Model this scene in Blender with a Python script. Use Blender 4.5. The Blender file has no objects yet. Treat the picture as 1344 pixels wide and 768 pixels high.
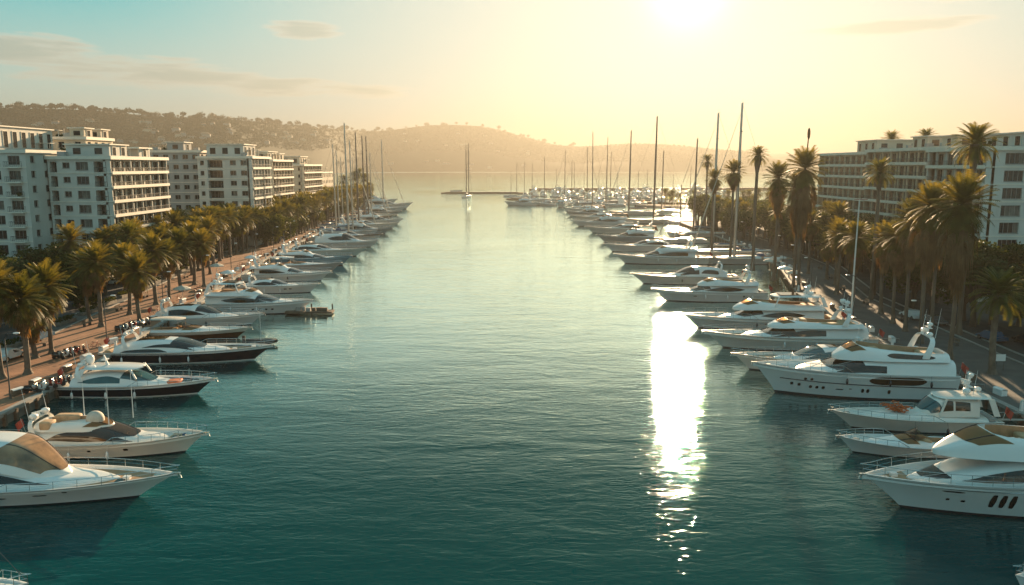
import bpy, math, random
from math import sin, cos, pi, radians, sqrt, asin, atan2, tan
from mathutils import Vector, Matrix

# ------------------------------------------------------------------ camera, sky, sun, exposure
S = bpy.context.scene
CAM_H, PITCH, FPX = 25.0, radians(9.0), 1050.0
cam_d = bpy.data.cameras.new('camera'); cam = bpy.data.objects.new('camera', cam_d)
S.collection.objects.link(cam); S.camera = cam
cam.location = (0, 0, CAM_H); cam.rotation_euler = (pi/2 - PITCH, 0, 0)
cam_d.sensor_width = 36; cam_d.lens = 36*FPX/1344; cam_d.clip_start = 0.5; cam_d.clip_end = 30000

SUN_AZ, SUN_EL = radians(11.9), radians(11.5)
SUN_DIR = Vector((sin(SUN_AZ)*cos(SUN_EL), cos(SUN_AZ)*cos(SUN_EL), sin(SUN_EL)))
world = bpy.data.worlds.new("World"); S.world = world; world.use_nodes = True
wn, wl = world.node_tree.nodes, world.node_tree.links
wn.clear()
def W(t, **k):
    n = wn.new(t)
    for a, v in k.items(): setattr(n, a, v)
    return n
def wm(op, a, b=None, c=None, clamp=False):
    n = W('ShaderNodeMath', operation=op); n.use_clamp = clamp
    for i, v in enumerate((a, b, c)):
        if v is None: continue
        if isinstance(v, (int, float)): n.inputs[i].default_value = v
        else: wl.new(v, n.inputs[i])
    return n.outputs[0]
def wmix(f, a, b, bt='MIX'):
    n = W('ShaderNodeMix', data_type='RGBA', blend_type=bt)
    for i, v in ((0, f), (6, a), (7, b)):
        if isinstance(v, (int, float)): n.inputs[i].default_value = v
        elif isinstance(v, tuple): n.inputs[i].default_value = (*v, 1)
        else: wl.new(v, n.inputs[i])
    return n.outputs[2]
def wstep(x, a, b):
    n = W('ShaderNodeMapRange', interpolation_type='SMOOTHSTEP')
    wl.new(x, n.inputs[0]); n.inputs[1].default_value = a; n.inputs[2].default_value = b
    if a > b: n.inputs[1].default_value, n.inputs[2].default_value, n.inputs[3].default_value, n.inputs[4].default_value = b, a, 1, 0
    return n.outputs[0]
tc = W('ShaderNodeTexCoord')
sep = W('ShaderNodeSeparateXYZ'); wl.new(tc.outputs['Generated'], sep.inputs[0])
dot = W('ShaderNodeVectorMath', operation='DOT_PRODUCT'); wl.new(tc.outputs['Generated'], dot.inputs[0]); dot.inputs[1].default_value = SUN_DIR
dt, dz = dot.outputs['Value'], sep.outputs[2]
sky = W('ShaderNodeTexSky', sky_type='NISHITA'); sky.sun_disc = False
sky.sun_elevation = SUN_EL; sky.sun_rotation = SUN_AZ; sky.dust_density = 2.0; sky.air_density = 1.2
EXPO = 1.8
K = 1/0.1/2**EXPO
def kc(r, g, b): return (r*K, g*K, b*K)
high = wmix(wstep(dz, 0.13, 0.42), kc(.03, .60, .66), kc(.004, .19, .23))
high = wmix(wstep(dz, .55, .92), high, kc(.26, .50, .58))  # overhead sky lifted as added fill light for shaded whites
high = wmix(wm('MULTIPLY', wstep(sep.outputs[1], .1, -.5), .75), high, kc(.25, .51, .58))  # sky behind the camera brightened, added fill for facades and hulls
f_sun = wstep(dt, 0.78, 0.985)
f_sun = wm('MULTIPLY', f_sun, wm('SUBTRACT', 1.0, wstep(dz, .24, .46)))
f_h = wm('SUBTRACT', 1.0, wstep(dz, 0.05, 0.22))
f_h = wm('MULTIPLY', f_h, 0.95)
f = wm('SUBTRACT', 1.0, wm('MULTIPLY', wm('SUBTRACT', 1.0, f_sun), wm('SUBTRACT', 1.0, f_h)))
cream = wmix(wstep(dt, 0.55, 0.95), kc(.70, .88, .76), kc(.60, .72, .68))
warm = wm('MULTIPLY', wstep(dt, .90, .985), wm('SUBTRACT', 1.0, wstep(dz, .0, .10)))
cream = wmix(wm('MULTIPLY', warm, .55), cream, kc(.80, .58, .38))
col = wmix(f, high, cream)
# clouds
cm = W('ShaderNodeMapping'); cm.inputs['Scale'].default_value = (2.2, 2.2, 20); cm.inputs['Location'].default_value = (4.1, 1.3, 3.3)
wl.new(tc.outputs['Generated'], cm.inputs[0])
cn = W('ShaderNodeTexNoise'); cn.inputs['Scale'].default_value = 3.4; cn.inputs['Detail'].default_value = 9; cn.inputs['Roughness'].default_value = .58; cn.inputs['Distortion'].default_value = .25
wl.new(cm.outputs[0], cn.inputs[0])
az = wm('ARCTAN2', sep.outputs[0], sep.outputs[1])
bank = None     # cloud banks: azimuth, elevation, half widths (degrees)
for (a0, e0, aw, ew) in [(-14.3, 8.9, 3.2, .75), (-31, 6.7, 5.5, 1.3), (-24, 5.7, 8.5, 1.35), (-14, 5.1, 10, .8), (24.5, 8.6, 7, .6), (30, 10.2, 6, .8), (60, 12, 20, 3), (-60, 13, 22, 3), (130, 20, 40, 5)]:
    da = wm('DIVIDE', wm('SUBTRACT', az, radians(a0)), radians(aw)); de = wm('DIVIDE', wm('SUBTRACT', dz, sin(radians(e0))), radians(ew))
    q = wm('SUBTRACT', 1.0, wm('ADD', wm('MULTIPLY', da, da), wm('MULTIPLY', de, de)), clamp=True)
    bank = q if bank is None else wm('MAXIMUM', bank, q)
dens = wm('ADD', cn.outputs['Fac'], wm('MULTIPLY', bank, .32))
cf = wm('MULTIPLY', wstep(dens, .58, .76), wstep(bank, 0.0, .2))
cf = wm('MULTIPLY', cf, .80)
cloudc = wmix(wstep(dens, .62, .84), kc(.84, .80, .66), kc(.50, .56, .48))
col = wmix(cf, col, cloudc)
# glow of the air around the sun
g1 = wm('MULTIPLY', wm('POWER', wm('MAXIMUM', dt, 0.0), 60.0), 00.07*K)
g2 = wm('MULTIPLY', wm('POWER', wm('MAXIMUM', dt, 0.0), 1300.0), 0.8*K)
glow = W('ShaderNodeCombineColor')
gg = wm('ADD', g1, g2)
wl.new(gg, glow.inputs[0]); wl.new(wm('MULTIPLY', gg, .88), glow.inputs[1]); wl.new(wm('MULTIPLY', gg, .82), glow.inputs[2])
col = wmix(1.0, col, glow.outputs[0], 'ADD')
col = wmix(0.98, wmix(1.0, sky.outputs[0], (.9, 1.0, 1.0), 'MULTIPLY'), col)
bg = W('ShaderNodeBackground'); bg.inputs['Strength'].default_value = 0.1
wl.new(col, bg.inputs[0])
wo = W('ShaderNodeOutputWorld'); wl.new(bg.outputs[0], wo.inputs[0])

sun_d = bpy.data.lights.new('sun', 'SUN'); sun_d.energy = 5.0; sun_d.angle = radians(0.53); sun_d.color = (1.0, .70, .41)
sun = bpy.data.objects.new('sun', sun_d); S.collection.objects.link(sun)
sun.rotation_euler = SUN_DIR.to_track_quat('Z', 'Y').to_euler()
S.view_settings.view_transform = 'Standard'; S.view_settings.look = 'None'
S.view_settings.exposure = EXPO; S.view_settings.gamma = 1.0; S.view_settings.use_curve_mapping = False
S.render.engine = 'CYCLES'
S.cycles.use_denoising = True; S.cycles.max_bounces = 7; S.cycles.diffuse_bounces = 2; S.cycles.glossy_bounces = 3
S.cycles.transparent_max_bounces = 6; S.cycles.volume_bounces = 0; S.cycles.sample_clamp_indirect = 3
S.cycles.caustics_reflective = False; S.cycles.caustics_refractive = False
HAZE_DENSITY, HAZE_G, HAZE_COL = 0.00030, 0.56, (.195, .193, .175)

# ------------------------------------------------------------------ helpers
COL = S.collection
def at(px, py, z=0.0):
    """point of the photograph's pixel on the level z (real metres)"""
    u, v = (px-672)/FPX, -(py-384)/FPX
    d = Vector((u, cos(PITCH)+v*sin(PITCH), -sin(PITCH)+v*cos(PITCH)))
    k = (z-CAM_H)/d.z
    return Vector((0, 0, CAM_H)) + d*k
def at_d(px, Y, z=0.0):
    """x of a pixel column for a point at distance Y and height z"""
    depth = Y*cos(PITCH) - (z-CAM_H)*sin(PITCH)
    return Vector(((px-672)/FPX*depth, Y, z))
def hz(py, Y):
    """height of a pixel row at distance Y"""
    a = math.atan((384-py)/FPX) - PITCH
    return CAM_H + Y*tan(a)
def interp(pts, x):
    if x <= pts[0][0]: return pts[0][1]
    for (a, b), (c, d) in zip(pts, pts[1:]):
        if x <= c: return b + (d-b)*(x-a)/(c-a)
    return pts[-1][1]
def sinterp(pts, x):
    """smooth (catmull-rom) interpolation through pts"""
    n = len(pts)
    if x <= pts[0][0]: return pts[0][1]
    if x >= pts[-1][0]: return pts[-1][1]
    for i in range(n-1):
        x0, y0 = pts[i]; x1, y1 = pts[i+1]
        if x <= x1:
            m0 = (y1-pts[i-1][1])/(x1-pts[i-1][0]) if i > 0 else (y1-y0)/(x1-x0)
            m1 = (pts[i+2][1]-y0)/(pts[i+2][0]-x0) if i < n-2 else (y1-y0)/(x1-x0)
            h = x1-x0; t = (x-x0)/h
            return (2*t**3-3*t*t+1)*y0+(t**3-2*t*t+t)*h*m0+(-2*t**3+3*t*t)*y1+(t**3-t*t)*h*m1
ORD = ('first second third fourth fifth sixth seventh eighth ninth tenth eleventh twelfth thirteenth fourteenth fifteenth sixteenth seventeenth eighteenth nineteenth '
       'twentieth twenty-first twenty-second twenty-third twenty-fourth twenty-fifth twenty-sixth twenty-seventh twenty-eighth twenty-ninth thirtieth thirty-first thirty-second '
       'thirty-third thirty-fourth thirty-fifth thirty-sixth thirty-seventh thirty-eighth thirty-ninth fortieth forty-first forty-second forty-third forty-fourth forty-fifth '
       'forty-sixth forty-seventh forty-eighth forty-ninth fiftieth fifty-first fifty-second fifty-third fifty-fourth fifty-fifth fifty-sixth fifty-seventh fifty-eighth fifty-ninth sixtieth').split()
class _Ord(list):
    def __getitem__(s, i):
        if i < len(s): return list.__getitem__(s, i)
        t, u = divmod(i+1, 10); tens = {6: 'sixt', 7: 'sevent', 8: 'eight', 9: 'ninet', 10: 'one hundred'}
        if t >= 10: return 'one hundred and ' + s[i-100] if i > 99 else 'hundredth'
        return tens[t]+'ieth' if u == 0 else tens[t]+'y-'+s[u-1]
ORD = _Ord(ORD)
def tag(o, label=None, cat=None, group=None, kind=None):
    if label: o['label'] = label
    if cat: o['category'] = cat
    if group: o['group'] = group
    if kind: o['kind'] = kind
    return o
def empty(name, loc=(0, 0, 0), rz=0.0, parent=None):
    o = bpy.data.objects.new(name, None); COL.objects.link(o)
    o.location = loc; o.rotation_euler = (0, 0, rz); o.parent = parent
    o.empty_display_size = .3
    return o
KIDS = {}
def setparent(o, p):
    o.parent = p
    if p is not None: KIDS.setdefault(p.name, []).append(o)
def copy_tree(o, parent=None):
    c = o.copy(); COL.objects.link(c)
    if parent is not None: setparent(c, parent)
    for ch in list(KIDS.get(o.name, [])): copy_tree(ch, c)
    return c

class MB:
    def __init__(s): s.v = []; s.f = []; s.m = []
    def face(s, pts, m=0):
        n = len(s.v); s.v.extend(tuple(p) for p in pts); s.f.append(tuple(range(n, n+len(pts)))); s.m.append(m)
    def grid(s, P, m=0, close_v=False, mfun=None):
        n = len(s.v); R, C = len(P), len(P[0])
        for r in P: s.v.extend(tuple(p) for p in r)
        for i in range(R-1):
            for j in range(C if close_v else C-1):
                k = (j+1) % C
                s.f.append((n+i*C+j, n+i*C+k, n+(i+1)*C+k, n+(i+1)*C+j)); s.m.append(mfun(i, j) if mfun else m)
    def box(s, c, d, m=0, rz=0.0, M=None):
        x, y, z = d[0]/2, d[1]/2, d[2]/2; n = len(s.v); cr, sr = cos(rz), sin(rz)
        for p in ((-x,-y,-z),(x,-y,-z),(x,y,-z),(-x,y,-z),(-x,-y,z),(x,-y,z),(x,y,z),(-x,y,z)):
            q = (c[0]+p[0]*cr-p[1]*sr, c[1]+p[0]*sr+p[1]*cr, c[2]+p[2])
            if M is not None: q = tuple(M @ Vector(q))
            s.v.append(q)
        for f in ((0,3,2,1),(4,5,6,7),(0,1,5,4),(1,2,6,5),(2,3,7,6),(3,0,4,7)): s.f.append(tuple(n+i for i in f)); s.m.append(m)
    def tube(s, pts, r, n=6, m=0, cap=True):
        pts = [Vector(p) for p in pts]; rs = r if isinstance(r, (list, tuple)) else [r]*len(pts)
        base = len(s.v); L = len(pts)
        for i, p in enumerate(pts):
            d = (pts[min(i+1, L-1)]-pts[max(i-1, 0)])
            if d.length < 1e-9: d = Vector((0, 0, 1))
            d.normalize()
            a = d.cross(Vector((0, 0, 1))) if abs(d.z) < .95 else d.cross(Vector((1, 0, 0)))
            a.normalize(); b = d.cross(a)
            for k in range(n):
                t = 2*pi*k/n; s.v.append(tuple(p+(a*cos(t)+b*sin(t))*rs[i]))
        for i in range(L-1):
            for k in range(n):
                k2 = (k+1) % n
                s.f.append((base+i*n+k, base+i*n+k2, base+(i+1)*n+k2, base+(i+1)*n+k)); s.m.append(m)
        if cap:
            s.f.append(tuple(base+k for k in reversed(range(n)))); s.m.append(m)
            s.f.append(tuple(base+(L-1)*n+k for k in range(n))); s.m.append(m)
    def ell(s, c, r, nu=10, nv=7, m=0, e=1.0, zmin=-1.0):
        def pw(a): return math.copysign(abs(a)**e, a)
        P = []
        t0 = asin(max(-1, zmin))
        for i in range(nv+1):
            t = t0 + (pi/2-t0)*i/nv
            P.append([(c[0]+r[0]*pw(cos(t))*pw(cos(2*pi*k/nu)), c[1]+r[1]*pw(cos(t))*pw(sin(2*pi*k/nu)), c[2]+r[2]*pw(sin(t))) for k in range(nu)])
        s.grid(P, m, close_v=True)
    def build(s, name, mats, parent=None, smooth=None, recalc=False):
        me = bpy.data.meshes.new(name)
        me.from_pydata(s.v, [], s.f)
        if not isinstance(mats, (list, tuple)): mats = [mats]
        for mt in mats: me.materials.append(mt)
        if len(mats) > 1: me.polygons.foreach_set('material_index', s.m)
        if smooth is not None:
            me.polygons.foreach_set('use_smooth', [True]*len(s.f))
        me.update(); me.validate()
        if recalc or smooth is not None:
            import bmesh
            bm = bmesh.new(); bm.from_mesh(me)
            bmesh.ops.remove_doubles(bm, verts=bm.verts, dist=1e-4)
            bmesh.ops.recalc_face_normals(bm, faces=bm.faces); bm.to_mesh(me); bm.free()
        if smooth is not None: me.set_sharp_from_angle(angle=radians(smooth))
        o = bpy.data.objects.new(name, me); COL.objects.link(o)
        if parent is not None: setparent(o, parent)
        return o

# ------------------------------------------------------------------ materials
def mat(name, c, rough=.5, metal=0.0, var=0.12, scale=1.5, bump=0.0, bscale=20.0, coat=0.0, spec=.5, c2=None, detail=4, coords='Object', stretch=(1, 1, 1)):
    m = bpy.data.materials.new(name); m.use_nodes = True
    nt = m.node_tree; b = nt.nodes['Principled BSDF']
    b.inputs['Roughness'].default_value = rough; b.inputs['Metallic'].default_value = metal
    b.inputs['Coat Weight'].default_value = coat; b.inputs['Specular IOR Level'].default_value = spec
    t = nt.nodes.new('ShaderNodeTexCoord'); mp = nt.nodes.new('ShaderNodeMapping'); mp.inputs['Scale'].default_value = stretch
    nt.links.new(t.outputs[coords], mp.inputs[0])
    nz = nt.nodes.new('ShaderNodeTexNoise'); nz.inputs['Scale'].default_value = scale; nz.inputs['Detail'].default_value = detail
    nt.links.new(mp.outputs[0], nz.inputs[0])
    mx = nt.nodes.new('ShaderNodeMix'); mx.data_type = 'RGBA'
    rr = nt.nodes.new('ShaderNodeMapRange'); rr.inputs[1].default_value = .3; rr.inputs[2].default_value = .7
    nt.links.new(nz.outputs['Fac'], rr.inputs[0]); nt.links.new(rr.outputs[0], mx.inputs[0])
    ca = c if c2 else tuple(v*(1-var) for v in c); cb = c2 or tuple(min(1, v*(1+var)) for v in c)
    mx.inputs[6].default_value = (*ca, 1); mx.inputs[7].default_value = (*cb, 1)
    nt.links.new(mx.outputs[2], b.inputs['Base Color'])
    if bump:
        n2 = nt.nodes.new('ShaderNodeTexNoise'); n2.inputs['Scale'].default_value = bscale; n2.inputs['Detail'].default_value = 5
        nt.links.new(mp.outputs[0], n2.inputs[0])
        bp = nt.nodes.new('ShaderNodeBump'); bp.inputs['Strength'].default_value = bump; bp.inputs['Distance'].default_value = .05
        nt.links.new(n2.outputs['Fac'], bp.inputs['Height']); nt.links.new(bp.outputs[0], b.inputs['Normal'])
    return m
def leafmat(name, c1, c2, trans=.35, scale=.8):
    m = bpy.data.materials.new(name); m.use_nodes = True; nt = m.node_tree; nt.nodes.clear()
    t = nt.nodes.new('ShaderNodeTexCoord'); nz = nt.nodes.new('ShaderNodeTexNoise'); nz.inputs['Scale'].default_value = scale; nz.inputs['Detail'].default_value = 5
    nt.links.new(t.outputs['Object'], nz.inputs[0])
    oi = nt.nodes.new('ShaderNodeObjectInfo')
    ad = nt.nodes.new('ShaderNodeMath'); ad.operation = 'MULTIPLY_ADD'; nt.links.new(oi.outputs['Random'], ad.inputs[0]); ad.inputs[1].default_value = .3; nt.links.new(nz.outputs['Fac'], ad.inputs[2])
    rr = nt.nodes.new('ShaderNodeMapRange'); rr.inputs[1].default_value = .42; rr.inputs[2].default_value = .88
    nt.links.new(ad.outputs[0], rr.inputs[0])
    mx = nt.nodes.new('ShaderNodeMix'); mx.data_type = 'RGBA'; nt.links.new(rr.outputs[0], mx.inputs[0])
    mx.inputs[6].default_value = (*c1, 1); mx.inputs[7].default_value = (*c2, 1)
    d = nt.nodes.new('ShaderNodeBsdfPrincipled'); d.inputs['Roughness'].default_value = .55; d.inputs['Specular IOR Level'].default_value = .12
    tr = nt.nodes.new('ShaderNodeBsdfTranslucent'); mm = nt.nodes.new('ShaderNodeMixShader'); mm.inputs[0].default_value = trans
    hs = nt.nodes.new('ShaderNodeMix'); hs.data_type = 'RGBA'; hs.blend_type = 'MULTIPLY'; hs.inputs[0].default_value = 1; nt.links.new(mx.outputs[2], hs.inputs[6]); hs.inputs[7].default_value = (2.3, 1.6, .55, 1)
    nt.links.new(mx.outputs[2], d.inputs['Base Color']); nt.links.new(hs.outputs[2], tr.inputs[0])
    nt.links.new(d.outputs[0], mm.inputs[1]); nt.links.new(tr.outputs[0], mm.inputs[2])
    o = nt.nodes.new('ShaderNodeOutputMaterial'); nt.links.new(mm.outputs[0], o.inputs[0])
    return m
def glassmat(name, tint, alpha):
    m = bpy.data.materials.new(name); m.use_nodes = True; nt = m.node_tree; b = nt.nodes['Principled BSDF']
    b.inputs['Base Color'].default_value = (.02, .022, .025, 1); b.inputs['Roughness'].default_value = .06
    tr = nt.nodes.new('ShaderNodeBsdfTransparent'); tr.inputs[0].default_value = (*tint, 1)
    mm = nt.nodes.new('ShaderNodeMixShader'); mm.inputs[0].default_value = alpha
    nt.links.new(tr.outputs[0], mm.inputs[1]); nt.links.new(b.outputs[0], mm.inputs[2])
    nt.links.new(mm.outputs[0], nt.nodes['Material Output'].inputs[0])
    return m
M = dict(
    white=mat('white_gelcoat', (.80, .79, .76), .22, var=.03, scale=.6, coat=.4, bump=.03, bscale=3),
    cream=mat('cream_gelcoat', (.80, .76, .69), .28, var=.05, scale=.6, coat=.3),
    grey=mat('grey_gelcoat', (.42, .43, .44), .3, var=.06, scale=.6, coat=.3),
    navy=mat('navy_hull', (.012, .016, .028), .15, var=.2, scale=.5, coat=.6),
    blue=mat('pale_blue_hull', (.16, .33, .42), .22, var=.05, scale=.5, coat=.4),
    brownhull=mat('varnished_hull', (.10, .045, .025), .25, var=.2, coat=.4),
    boot=mat('boot_stripe', (.02, .022, .03), .4, var=.2),
    anti=mat('antifouling', (.05, .03, .03), .7, var=.3),
    teak=mat('teak', (.40, .24, .13), .6, var=.18, scale=1.2, stretch=(1, 14, 1), bump=.2, bscale=6),
    deckwhite=mat('nonskid_deck', (.66, .64, .58), .6, var=.08, scale=3, bump=.2, bscale=40),
    wgrey=mat('cushion_grey', (.35, .34, .32), .8, var=.1, scale=3),
    tan=mat('tan_cushion', (.50, .33, .19), .75, var=.15, scale=3, bump=.2, bscale=9),
    orange=mat('orange_cushion', (.60, .15, .05), .7, var=.2, scale=4, bump=.3, bscale=9),
    rope=mat('orange_line', (.55, .12, .03), .8, var=.3, scale=6),
    glass=mat('dark_glass', (.012, .011, .010), .04, var=.4, scale=.5, spec=.7),
    tealglass=mat('teal_glass', (.03, .09, .10), .05, var=.3, scale=.5, spec=.8),
    bglass=mat('bronze_glass', (.05, .028, .014), .06, var=.4, scale=.4, spec=.7),
    screen=glassmat('tinted_screen', (.75, .55, .35), .35),
    amber=mat('amber_glass', (.30, .17, .08), .10, var=.5, scale=.8, spec=.6, coat=.6),
    browncanvas=mat('brown_canvas', (.20, .09, .045), .8, var=.2, scale=3, bump=.4, bscale=5),
    chrome=mat('stainless', (.62, .62, .60), .22, 1.0, var=.05),
    alu=mat('aluminium_spar', (.50, .47, .43), .35, .6, var=.08),
    darkspar=mat('dark_spar', (.12, .10, .09), .4, .2, var=.15),
    wire=mat('rigging_wire', (.12, .11, .10), .4, .6, var=.1),
    canvas=mat('canvas_cover', (.55, .50, .42), .8, var=.15, scale=3, bump=.4, bscale=5),
    bluecanvas=mat('blue_canvas', (.05, .10, .18), .8, var=.2, scale=3, bump=.4, bscale=5),
    rubber=mat('rubber', (.025, .025, .025), .7, var=.2),
    dome=mat('dome_plastic', (.82, .81, .78), .35, var=.02),
    black=mat('black_plastic', (.02, .02, .02), .4, var=.2),
    plaster=mat('plaster_white', (.64, .61, .55), .85, var=.10, scale=.25, bump=.15, bscale=8, detail=8),
    plaster2=mat('plaster_cream', (.66, .56, .43), .85, var=.10, scale=.25, bump=.15, bscale=8, detail=8),
    plaster3=mat('plaster_grey', (.40, .39, .37), .85, var=.12, scale=.25, bump=.15, bscale=8, detail=8),
    trim=mat('trim_white', (.80, .73, .62), .7, var=.06, scale=1),
    roofm=mat('roof_felt', (.22, .20, .18), .9, var=.2, scale=.8),
    tile=mat('terracotta_roof', (.34, .18, .11), .85, var=.25, scale=3),
    winframe=mat('window_frame', (.30, .29, .27), .5, var=.1),
    rail=mat('balcony_rail', (.10, .095, .09), .5, .3, var=.2),
    wglass=mat('window_glass', (.012, .015, .018), .12, var=.9, scale=.35, spec=.3, c2=(.03, .03, .03)),
    curtain=mat('drawn_curtain', (.15, .14, .12), .8, var=.3, scale=1.5),
    trunk=mat('palm_trunk', (.15, .115, .085), .9, var=.3, scale=2, bump=1.0, bscale=3, stretch=(1, 1, 5)),
    bark=mat('bark', (.09, .065, .045), .9, var=.3, scale=3, bump=.8, bscale=6),
    leaf=leafmat('fan_frond', (.052, .070, .018), (.15, .145, .04), .38),
    fleaf=leafmat('feather_frond', (.045, .072, .02), (.13, .14, .04), .38),
    dead=leafmat('dead_frond', (.12, .075, .04), (.24, .16, .08), .22),
    bleaf=leafmat('broad_leaf', (.025, .045, .012), (.06, .08, .02), .3, 1.5),
    hleaf=leafmat('hill_foliage', (.022, .040, .018), (.035, .055, .026), .05, .05),
    paint1=mat('car_white', (.72, .72, .70), .2, var=.03, coat=.5), paint2=mat('car_blue', (.05, .14, .24), .2, .3, var=.1, coat=.6),
    paint3=mat('car_silver', (.35, .36, .37), .25, .7, var=.05, coat=.6), paint4=mat('car_black', (.02, .02, .022), .2, var=.1, coat=.6),
    red=mat('red_paint', (.40, .05, .03), .4, var=.15),
    lampglass=mat('lamp_globe', (.7, .66, .58), .3, var=.05),
    stone=mat('quay_stone', (.20, .17, .14), .85, var=.25, scale=1.2, bump=.6, bscale=5, detail=8),
    wood=mat('weathered_timber', (.16, .11, .075), .8, var=.3, scale=1.5, bump=.5, bscale=7, stretch=(1, 1, 4)),
)
WCURVE = [(0, .025), (1, 1), (.45, .04), (.60, .075), (.70, .22), (.78, .60), (.85, .92), (.93, 1.0)]
# ------------------------------------------------------------------ water
def water_mat():
    m = bpy.data.materials.new('harbour_water'); m.use_nodes = True; nt = m.node_tree; b = nt.nodes['Principled BSDF']
    b.inputs['Roughness'].default_value = .045; b.inputs['IOR'].default_value = 1.42
    t = nt.nodes.new('ShaderNodeTexCoord')
    def noise(scale, st, det=3, dist=0.0, rot=0.0, rough=.5):
        mp = nt.nodes.new('ShaderNodeMapping'); mp.inputs['Scale'].default_value = st; mp.inputs['Rotation'].default_value = (0, 0, rot)
        nt.links.new(t.outputs['Object'], mp.inputs[0])
        n = nt.nodes.new('ShaderNodeTexNoise'); n.inputs['Scale'].default_value = scale; n.inputs['Detail'].default_value = det
        n.inputs['Distortion'].default_value = dist; n.inputs['Roughness'].default_value = rough
        nt.links.new(mp.outputs[0], n.inputs[0]); return n.outputs['Fac']
    def mth(op, a, bb):
        n = nt.nodes.new('ShaderNodeMath'); n.operation = op
        for i, v in enumerate((a, bb)):
            if isinstance(v, (int, float)): n.inputs[i].default_value = v
            else: nt.links.new(v, n.inputs[i])
        return n.outputs[0]
    # heights in metres
    a = mth('MULTIPLY', noise(.13, (.45, 1.0, 1), 2, .6, .25), .15)
    c = mth('MULTIPLY', noise(.52, (.42, 1.0, 1), 3, .9, -.12), .076)
    d = mth('MULTIPLY', noise(2.3, (.42, 1.1, 1), 4, .7, .2), .033)
    # calmer and rougher patches (wind)
    patch = nt.nodes.new('ShaderNodeMapRange'); nt.links.new(noise(.018, (1, .5, 1), 4, .5), patch.inputs[0])
    patch.inputs[1].default_value = .35; patch.inputs[2].default_value = .65; patch.inputs[3].default_value = .45; patch.inputs[4].default_value = 1.3
    h = mth('MULTIPLY', mth('ADD', mth('ADD', a, c), d), patch.outputs[0])
    bp = nt.nodes.new('ShaderNodeBump'); bp.inputs['Strength'].default_value = 1.0; bp.inputs['Distance'].default_value = 1.0
    nt.links.new(h, bp.inputs['Height']); nt.links.new(bp.outputs[0], b.inputs['Normal'])
    mx = nt.nodes.new('ShaderNodeMix'); mx.data_type = 'RGBA'
    nt.links.new(noise(.012, (1, 1, 1), 3), mx.inputs[0])
    mx.inputs[6].default_value = (.0002, .036, .040, 1); mx.inputs[7].default_value = (.0004, .060, .062, 1)
    nt.links.new(mx.outputs[2], b.inputs['Base Color'])
    # stronger grazing reflection than plain Fresnel: hand-set curve that brightens the far water
    b.inputs['Specular IOR Level'].default_value = 0.0; b.inputs['Roughness'].default_value = .6
    gl = nt.nodes.new('ShaderNodeBsdfGlossy'); gl.inputs['Roughness'].default_value = .022; nt.links.new(bp.outputs[0], gl.inputs['Normal'])
    gl.inputs[0].default_value = (.80, 1, .97, 1)
    lw = nt.nodes.new('ShaderNodeLayerWeight'); lw.inputs[0].default_value = .5; nt.links.new(bp.outputs[0], lw.inputs['Normal'])
    cv = nt.nodes.new('ShaderNodeFloatCurve'); c = cv.mapping.curves[0]
    for i, (x, y) in enumerate(WCURVE):
        if i < 2: c.points[i].location = (x, y)
        else: c.points.new(x, y)
    cv.mapping.update(); nt.links.new(lw.outputs['Facing'], cv.inputs['Value'])
    ms = nt.nodes.new('ShaderNodeMixShader'); nt.links.new(cv.outputs[0], ms.inputs[0]); nt.links.new(b.outputs[0], ms.inputs[1]); nt.links.new(gl.outputs[0], ms.inputs[2])
    nt.links.new(ms.outputs[0], nt.nodes['Material Output'].inputs[0])
    return m
mb = MB(); mb.face([(-5500, -450, 0), (5500, -450, 0), (5500, 5500, 0), (-5500, 5500, 0)])
tag(mb.build('water', water_mat()), kind='structure')

# ------------------------------------------------------------------ land
QL = [(-49, -60), (-49.3, 70), (-50, 90), (-58, 159), (-63.5, 205), (-69, 285), (-73, 347), (-82, 500)]
QR = [(51, -60), (49.5, 80), (50, 100), (53, 145), (64, 190), (69, 240), (72, 345)]
def ql(Y): return interp([(b, a) for a, b in QL], Y)
def kl(Y): return interp([(215, 1.0), (270, .55), (600, .55)], Y)
def qr(Y): return interp([(b, a) for a, b in QR], Y)
GZ = 1.2
def ground_mat():
    m = mat('harbour_ground', (.075, .070, .062), .9, var=.3, scale=.15, bump=.4, bscale=3, detail=9)
    return m
def strip(name, pts_a, pts_b, z, m, kind='structure'):
    b = MB()
    b.grid([[(x, y, z) for x, y in pts_a], [(x, y, z) for x, y in pts_b]])
    return tag(b.build(name, m), kind=kind)
GR = ground_mat()
b = MB(); pl = QL + [(-90, 515), (-150, 530), (-420, 700), (-1400, 1500)]
b.grid([[(x, y, GZ) for x, y in pl], [(-1900 if y < 1400 else -1900, y, GZ) for x, y in pl]])
tag(b.build('ground', GR), kind='structure')
b = MB(); pr = QR + [(80, 356), (180, 362), (1900, 420)]
b.grid([[(x, y, GZ) for x, y in pr], [(1900 if y < 419 else 1901, y, GZ) for x, y in pr]])
tag(b.build('ground', GR), kind='structure')
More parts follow.
